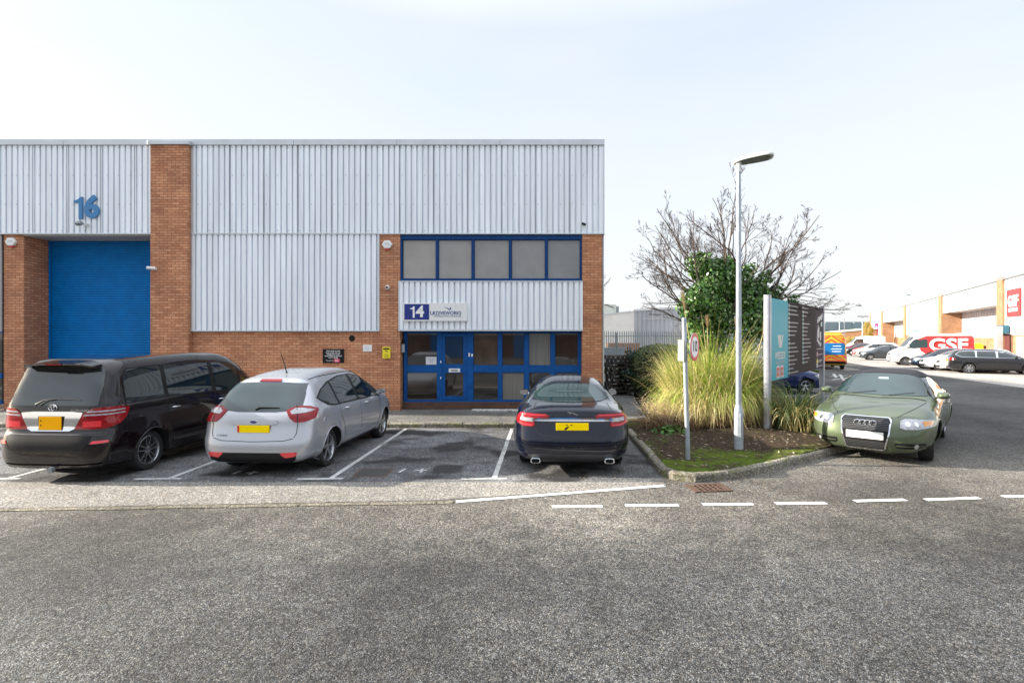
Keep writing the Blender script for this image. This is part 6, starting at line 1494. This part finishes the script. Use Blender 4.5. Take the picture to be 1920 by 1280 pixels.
mast('twin headed lamp post far beyond the car park', 1617, 593, 105, 2); mast('thin plain mast in front of the far grey shed', 1583, 590, 100, 0); mast('slim lamp post rising behind the terrace roof', 1700, 553, 110, 1); mast('short pale pole beside the thin mast', 1574, 604, 100, 0)
def hedge_row(): pass
for i, (px, Y, r_, h) in enumerate(((1560, 130, 4, 4.0), (1545, 135, 5, 4.5), (1570, 128, 3, 3.4))):
    bush('dark_tree', ('dark round tree before the far grey shed, behind the van', 'broader dark tree at the left of the far grey shed', 'smallest dark tree before the far grey shed')[i], 'tree', PX(px, Y), Y, r_, h, DK, 40 + i, 1500, .5)

# units added unseen behind the camera for paint and glass to mirror
op = thing('added_reflection_building', 'added silver clad brick trade unit, unseen behind the camera, there to be mirrored in paint and glass', 'building', (-4, -26, 0))
boxo('brick_wall', BRICK_DARK, op, -30, 26, -20, 0, 0, 2.6); mb = MB(); corr(mb, -30, 26, 2.6, 7.4, .1, -.06, .33, .2, .03); mb.build('upper_cladding', CLAD, op, fix=False); boxo('roof', FLASH, op, -30, 26, -20, .02, 2.61, 7.5)
for k in range(6): boxo('roller_shutter', SHUT, op, -26 + k * 9, -22 + k * 9, .0, .03, .05, 2.59)
# ---------------------------------------------------------------- parked traffic in the background
bpy.context.view_layer.update()
SIL_EST = [(.12, .24, 1), (.02, .32), (.0, .5), (.03, .72), (.06, .92), (.22, 1.20), (.42, 1.42), (.60, 1.47), (1.4, 1.50), (2.4, 1.49), (2.9, 1.40), (3.4, 1.16), (3.75, .99), (4.2, .92), (4.62, .78), (4.80, .60), (4.83, .40), (4.75, .24), (4.4, .2, 1), (2.4, .19), (.45, .2, 1)]
SIL_HAT = [(.12, .22, 1), (.02, .30), (.0, .48), (.05, .70), (.10, .92), (.30, 1.18), (.50, 1.38), (.72, 1.44), (1.4, 1.47), (2.1, 1.46), (2.55, 1.38), (3.05, 1.12), (3.35, .97), (3.7, .90), (4.05, .78), (4.20, .60), (4.25, .40), (4.2, .24), (3.9, .19, 1), (2.2, .18), (.4, .2, 1)]
SIL_SAL = [(.14, .22, 1), (.03, .30), (.0, .48), (.05, .72), (.10, .95), (.30, 1.0), (.75, 1.03), (1.05, 1.20), (1.45, 1.38), (1.9, 1.43), (2.4, 1.42), (2.8, 1.32), (3.3, 1.10), (3.6, .96), (4.0, .89), (4.4, .77), (4.55, .60), (4.6, .40), (4.5, .22), (4.2, .18, 1), (2.4, .17), (.45, .2, 1)]
SIL_VAN = [(.08, .35, 1), (.0, .45), (.0, .9), (.0, 1.6), (.02, 2.2), (.06, 2.42), (.25, 2.50), (1.5, 2.52), (3.3, 2.50), (3.75, 2.42), (4.15, 2.05), (4.55, 1.55), (4.75, 1.36), (5.1, 1.22), (5.38, 1.02), (5.50, .75), (5.55, .50), (5.50, .30), (5.1, .24, 1), (2.6, .26), (.4, .3, 1)]
def spec(kind, col, metal=.4, name=None, **k):
    base = dict(fine=0, step=.09, nph=13, sw=.03, spokes=7, paint=paint(name or 'paint_%s' % (col,), col, metal, .28), rimmat=RIMS)
    if kind == 'est': base.update(L=4.83, W=1.85, wheels=(1.0, 3.85), rw=.33, ra=.37, rim=.22, tum=.42, belt=((0, .98), (3.8, .92), (4.83, .75)), sil=SIL_EST, spine=(.55, 3.9, .55))
    if kind == 'hat': base.update(L=4.25, W=1.76, wheels=(.78, 3.38), rw=.31, ra=.35, rim=.21, tum=.42, belt=((0, .98), (3.3, .90), (4.25, .72)), sil=SIL_HAT, spine=(.5, 3.4, .55))
    if kind == 'sal': base.update(L=4.6, W=1.79, wheels=(.98, 3.75), rw=.31, ra=.35, rim=.21, tum=.46, belt=((0, .96), (3.5, .88), (4.6, .72)), sil=SIL_SAL, spine=(.6, 3.7, .52))
    if kind == 'van': base.update(L=5.55, W=2.05, wheels=(1.05, 4.55), rw=.34, ra=.39, rim=.20, tum=.06, sh=.02, belt=((0, 1.4), (4.0, 1.3), (5.55, 1.0)), sil=SIL_VAN, spine=(.5, 4.6, .9), n_end=6, n_top=9, tf=.12, yf=1.4, tr=.03, nph=16)
    base.update(k); return base
GLB = {'est': [(.36, 1.17), (.62, 1.03), (3.45, .98), (3.1, 1.20), (2.7, 1.36), (1.0, 1.40), (.55, 1.34)], 'hat': [(.62, 1.10), (.9, 1.02), (3.05, .96), (2.7, 1.18), (2.35, 1.33), (1.1, 1.35), (.75, 1.25)],
       'sal': [(1.0, 1.04), (1.2, 1.01), (3.25, .95), (2.85, 1.16), (2.4, 1.30), (1.75, 1.30), (1.3, 1.22)], 'van': [(3.05, 1.42), (4.42, 1.40), (4.30, 1.62), (3.98, 2.0), (3.85, 2.08), (3.05, 2.08)]}
PST = {'est': ((1.32, 1.40), (2.32, 2.42)), 'hat': ((1.0, 1.07), (1.95, 2.04)), 'sal': ((2.02, 2.12),), 'van': ()}
WS = {'est': (1.06, 1.38, 2.6, 3.8), 'hat': (1.03, 1.37, 2.2, 3.5), 'sal': (1.02, 1.33, 2.5, 3.7), 'van': (1.50, 2.28, 3.4, 4.9)}
RW = {'est': (1.02, 1.38, -.1, .6), 'hat': (1.02, 1.36, -.1, .8), 'sal': (1.08, 1.33, .5, 1.5)}
V_ = Vector((.906, -.423)); NOSE_OUT = -V_         # cars in the row point at the terrace or away from it
def far_car(kind, name, label, nose, wheel_px, wheel, hd, scale=1.0, sp=None, cat='car', group='cars parked in front of the right terrace', head=True, glass=None, trim=BLACKP):
    """wheel_px: pixel of one wheel's ground contact; wheel: (0 rear | 1 front, side)"""
    wx, wy = G(*wheel_px); hd = Vector(hd).normalized(); rz = math.atan2(hd.y, hd.x) - math.pi / 2; right = Vector((hd.y, -hd.x))
    base = Vector((wx, wy)) - hd * sp['wheels'][wheel[0]] * scale - right * wheel[1] * (sp['W'] / 2 - .06) * scale
    c = Car(sp, name, label, (base.x, base.y, 0), rz, scale, cat, group)
    side_glass(c, GLB[kind], PST[kind], trim=trim, glass=glass or GLASS)
    z0, z1, ya, yb = WS[kind]; c.screen('windscreen', True, z0, z1, ya, yb, glass or GLASS, n=5)
    if kind in RW: z0, z1, ya, yb = RW[kind]; c.screen('rear_window', False, z0, z1, ya, yb, GLASS, n=5)
    zh = .95 if kind == 'van' else .68; xl = sp['W'] / 2
    for sg in (1, -1):
        L = sp['L']
        c.stamp('headlight', 'D', [(xl * .58, L - .1, zh - .08), (xl * .92, L - .35, zh - .05), (xl * .95, L - .55, zh + .06), (xl * .8, L - .3, zh + .08), (xl * .58, L - .12, zh + .05)], CLEAR, .01, .1, sg=sg)
        zr = 1.0 if kind == 'van' else .88
        c.stamp('tail_light', 'C', [(xl * .62, .1, zr - .09), (xl * .93, .12, zr - .08), (xl * .97, .35, zr), (xl * .93, .12, zr + .09), (xl * .62, .1, zr + .07)] if kind != 'van' else [(xl * .86, .02, .75), (xl * .99, .12, .75), (xl * .99, .12, 1.45), (xl * .86, .02, 1.45)], TAIL, .01, .1, sg=sg)
        if kind != 'van':
            ym = sum(PST[kind][-1]) / 2; c.line('door_gap', 'S', [(ym, .97), (ym, .28)], .015, SEAM, sg=sg, step=.1); c.line('sill_trim', 'S', [(sp['wheels'][0] + .42, .25), (sp['wheels'][1] - .42, .25)], .09, BLACKP, .008, sg=sg, step=.2)
    c.stamp('front_grille', 'F', [(-.34, zh + .02), (-.30, zh - .14), (.30, zh - .14), (.34, zh + .02)], BLACKP, .01, .1); c.stamp('lower_grille', 'F', [(-.5, .40), (-.45, .28), (.45, .28), (.5, .40)], BLACKP, .01, .1)
    c.plate(True, .47, PLATEW); c.plate(False, .78 if kind != 'van' else .7, PLATEY)
    c.mirror_pair({'est': 3.25, 'hat': 2.95, 'sal': 3.1, 'van': 4.35}[kind], {'est': 1.0, 'hat': .98, 'sal': .97, 'van': 1.48}[kind])
    if kind != 'van': c.handle(sum(PST[kind][-1]) / 2 - .28, .87, w=.2)
    return c
BLK = spec('est', (.014, .014, .017), .4, 'black_paint', step=.06, nph=16)
far_car('est', 'black_estate', 'black estate car nose to the terrace at the right edge', 0, (1817, 700), (0, 1), (.88, -.47), 1.0, BLK, trim=CHROME)
WHT = paint('white_paint', (.72, .72, .72), 0, .3)
far_car('hat', 'white_hatchback', 'white hatchback nosing out left of the black estate', 0, (1776, 694), (1, 1), (-.88, .30), 1.0, spec('hat', (.72, .72, .72), 0, 'white_paint'))
far_car('sal', 'white_saloon', 'white saloon nosing out between dark blue car and white hatchback', 0, (1747, 692), (1, 1), (-.88, .34), 1.0, spec('sal', (.72, .72, .72), 0, 'white_paint'))
far_car('hat', 'dark_blue_hatchback', 'dark blue grey hatchback parked right of the red van front', 0, (1727, 689), (1, 1), (-.90, .36), 1.0, spec('hat', (.025, .04, .065), .5, 'slate_blue_paint'))
# red and white delivery van
VN = spec('van', (.66, .65, .63), 0, 'van_white', step=.08)
VN['sil'] = [(p[0], p[1] * 1.0, *p[2:]) for p in SIL_VAN]
vc = far_car('van', 'delivery_van', 'white and red delivery van with big white GSF letters', 0, (1686, 683), (1, 1), (-.93, .37), 1.0, VN, 'van', None)
for sg in (1, -1):
    vc.stamp('red_panel', 'S', [(.05, .75), (2.4, .62), (3.0, .80), (3.55, 1.20), (3.70, 2.1), (3.1, 2.36), (.1, 2.36)][0:7] if sg else None, RED2, .006, .12, sg=sg)
    # side windows again above the red wrap
    vc.stamp('side_window', 'S', [(3.08, 1.42), (3.75, 1.40), (4.40, 1.40), (4.28, 1.62), (3.96, 2.0), (3.08, 2.05)], GLASST, .012, .1, sg=sg)
    o = text('GSF', 1.30, WL, vc.root, (sg * (1.02), 1.75, 1.62), (R(90), 0, R(90) * sg), bold=.04, ext=.006, sx=1.15)
vc.stamp('bumper', 'F', [(-.85, .75), (-.8, .35), (.8, .35), (.85, .75)], pm('grey_bumper', (.16, .16, .17), .5), .012, .1)
far_car('sal', 'grey_coupe', 'dark grey coupe left of the red van', 0, (1626, 674), (1, 1), (-.93, .37), 1.0, spec('sal', (.05, .06, .065), .5, 'graphite_paint'))
far_car('hat', 'blue_car', 'bright blue car whose roof shows behind the grey coupe', 0, (1690, 669), (1, 1), (-.93, .37), 1.02, spec('hat', (.02, .08, .35), .4, 'bright_blue_paint'))
rv = spec('hat', (.60, .60, .58), 0, 'cream_paint')
cc = far_car('hat', 'red_white_car', 'small white car with bright red bonnet left of the grey coupe', 0, (1613, 669), (1, 1), (-.90, .42), 1.12, rv)
cc.stamp('red_bonnet', 'T', [(-.62, 4.1), (-.74, 3.5), (-.70, 3.2), (.70, 3.2), (.74, 3.5), (.62, 4.1)], RED2, .01, .12)
for sg in (1, -1): cc.stamp('red_wing', 'D', [(.4, 4.2, .30), (.8, 4.0, .30), (.86, 3.78, .80), (.86, 3.7, .92), (.6, 4.05, .86), (.4, 4.15, .8)], RED2, .006, .12, sg=sg)
far_car('hat', 'black_hatchback', 'black hatchback behind the red bonneted car', 0, (1596, 666), (1, 1), (-.88, .47), 1.0, spec('hat', (.014, .014, .017), .4, 'black_paint'))
far_car('sal', 'maroon_saloon', 'maroon saloon further back in the parked row', 0, (1589, 662), (1, 1), (-.86, .5), 1.05, spec('sal', (.10, .012, .03), .4, 'maroon_paint'))
far_car('hat', 'pink_red_car', 'pale red car farthest along the parked row', 0, (1592, 658), (1, 1), (-.86, .5), 1.15, spec('hat', (.50, .08, .09), .2, 'pale_red_paint'))
far_car('van', 'white_van', 'white van at the far end of the parked row', 0, (1593, 660), (1, 1), (-.94, .35), .95, spec('van', (.66, .65, .63), 0, 'van_white'), 'van', None)
# blue car behind the sign
far_car('hat', 'blue_hatchback', 'dark blue car half hidden behind the estate sign', 0, (1473, 731), (1, -1), (1, .04), 1.0, spec('hat', (.008, .018, .09), .4, 'deep_blue_paint', spokes=5), group=None)
# highway works van, seen from behind
HV = spec('van', (.78, .42, .02), 0, 'amber_yellow_paint', step=.08)
wx, wy = G(1572, 692); hv = Car(HV, 'works_van', 'yellow and orange chevron works van with blue rear panel driving away', (wx - 1.0, wy - .9, 0), R(-19), 1.0, 'van')
ORG = pm('orange_stripe', (.80, .10, .015), .4); AMB = pm('yellow_stripe', (.85, .68, .02), .4)
for i in range(-3, 9):
    z = .55 + i * .30
    for sg in (1, -1):
        pl = [(.02, z + .55), (.93, z - .10), (.93, z + .05), (.02, z + .70)]
        pl = [(a, min(max(b, .52), 2.42)) for a, b in pl]
        if max(p[1] for p in pl) - min(p[1] for p in pl) < .12: continue
        pp = []; [pp.append(p) for p in pl if p not in pp]
        if len(pp) > 2: hv.stamp('orange_stripe', 'R', pp, ORG, .006, .15, sg=sg)
hv.stamp('blue_panel', 'R', [(-.80, 1.05), (.80, 1.05), (.84, 1.2), (.84, 1.78), (.78, 1.85), (-.78, 1.85), (-.84, 1.78), (-.84, 1.2)], pm('panel_blue', (.01, .16, .42), .3), .012, .15)
for k, (z, a, b) in enumerate(((1.62, .1, .6), (1.42, .0, .65), (1.25, .05, .6))): hv.stamp('white_strip', 'R', [(a, z), (b, z), (b, z + .05), (a, z + .05)], WL, .016, .2)
hv.stamp('rear_bumper', 'R', [(-.95, .32), (.95, .32), (.95, .60), (-.95, .60)], BLACKP, .03, .15); hv.line('amber_strip', 'R', [(-.9, .63), (.9, .63)], .07, ORG, .03)
for sg in (1, -1):
    hv.stamp('tail_light', 'R', [(.86, .75), (.97, .75), (.97, 1.2), (.86, 1.2)], TAIL, .016, .15, sg=sg)
    for i in range(8):
        hv.stamp('side_block', 'S', [(.3 + i * .6, .8 + (i % 2) * .35), (.9 + i * .6, .8 + (i % 2) * .35), (.9 + i * .6, 1.15 + (i % 2) * .35), (.3 + i * .6, 1.15 + (i % 2) * .35)], AMB if i % 2 else ORG, .006, .15, sg=sg)
    side_glass(hv, GLB['van'], ())
hv.screen('windscreen', True, 1.5, 2.28, 3.4, 4.9, GLASS, n=5)
MB().box(-.7, .7, .3, .55, 2.5, 2.62).build('light_bar', AMBER, hv.root, bevel=.03); hv.mirror_pair(4.35, 1.48)
# odds and ends by the terrace
ys_ = thing('yellow_bin', 'yellow grit bin against the terrace wall behind the black estate', 'bin'); ys_.location = tb.matrix_basis @ Vector((T(16.5), -1.1, 0)); ys_.rotation_euler = (0, 0, uang)
MB().prism([(-.6, 0), (.6, 0), (.7, 1.35), (-.7, 1.35)], 'y', -.4, .4).build('bin_body', pm('bin_yellow', (.75, .62, .02), .5), ys_, bevel=.04); MB().prism([(-.45, 1.36), (.45, 1.36), (0, 1.6)], 'x', -.75, .75).build('lid', pm('bin_yellow', (.75, .62, .02), .5), ys_)
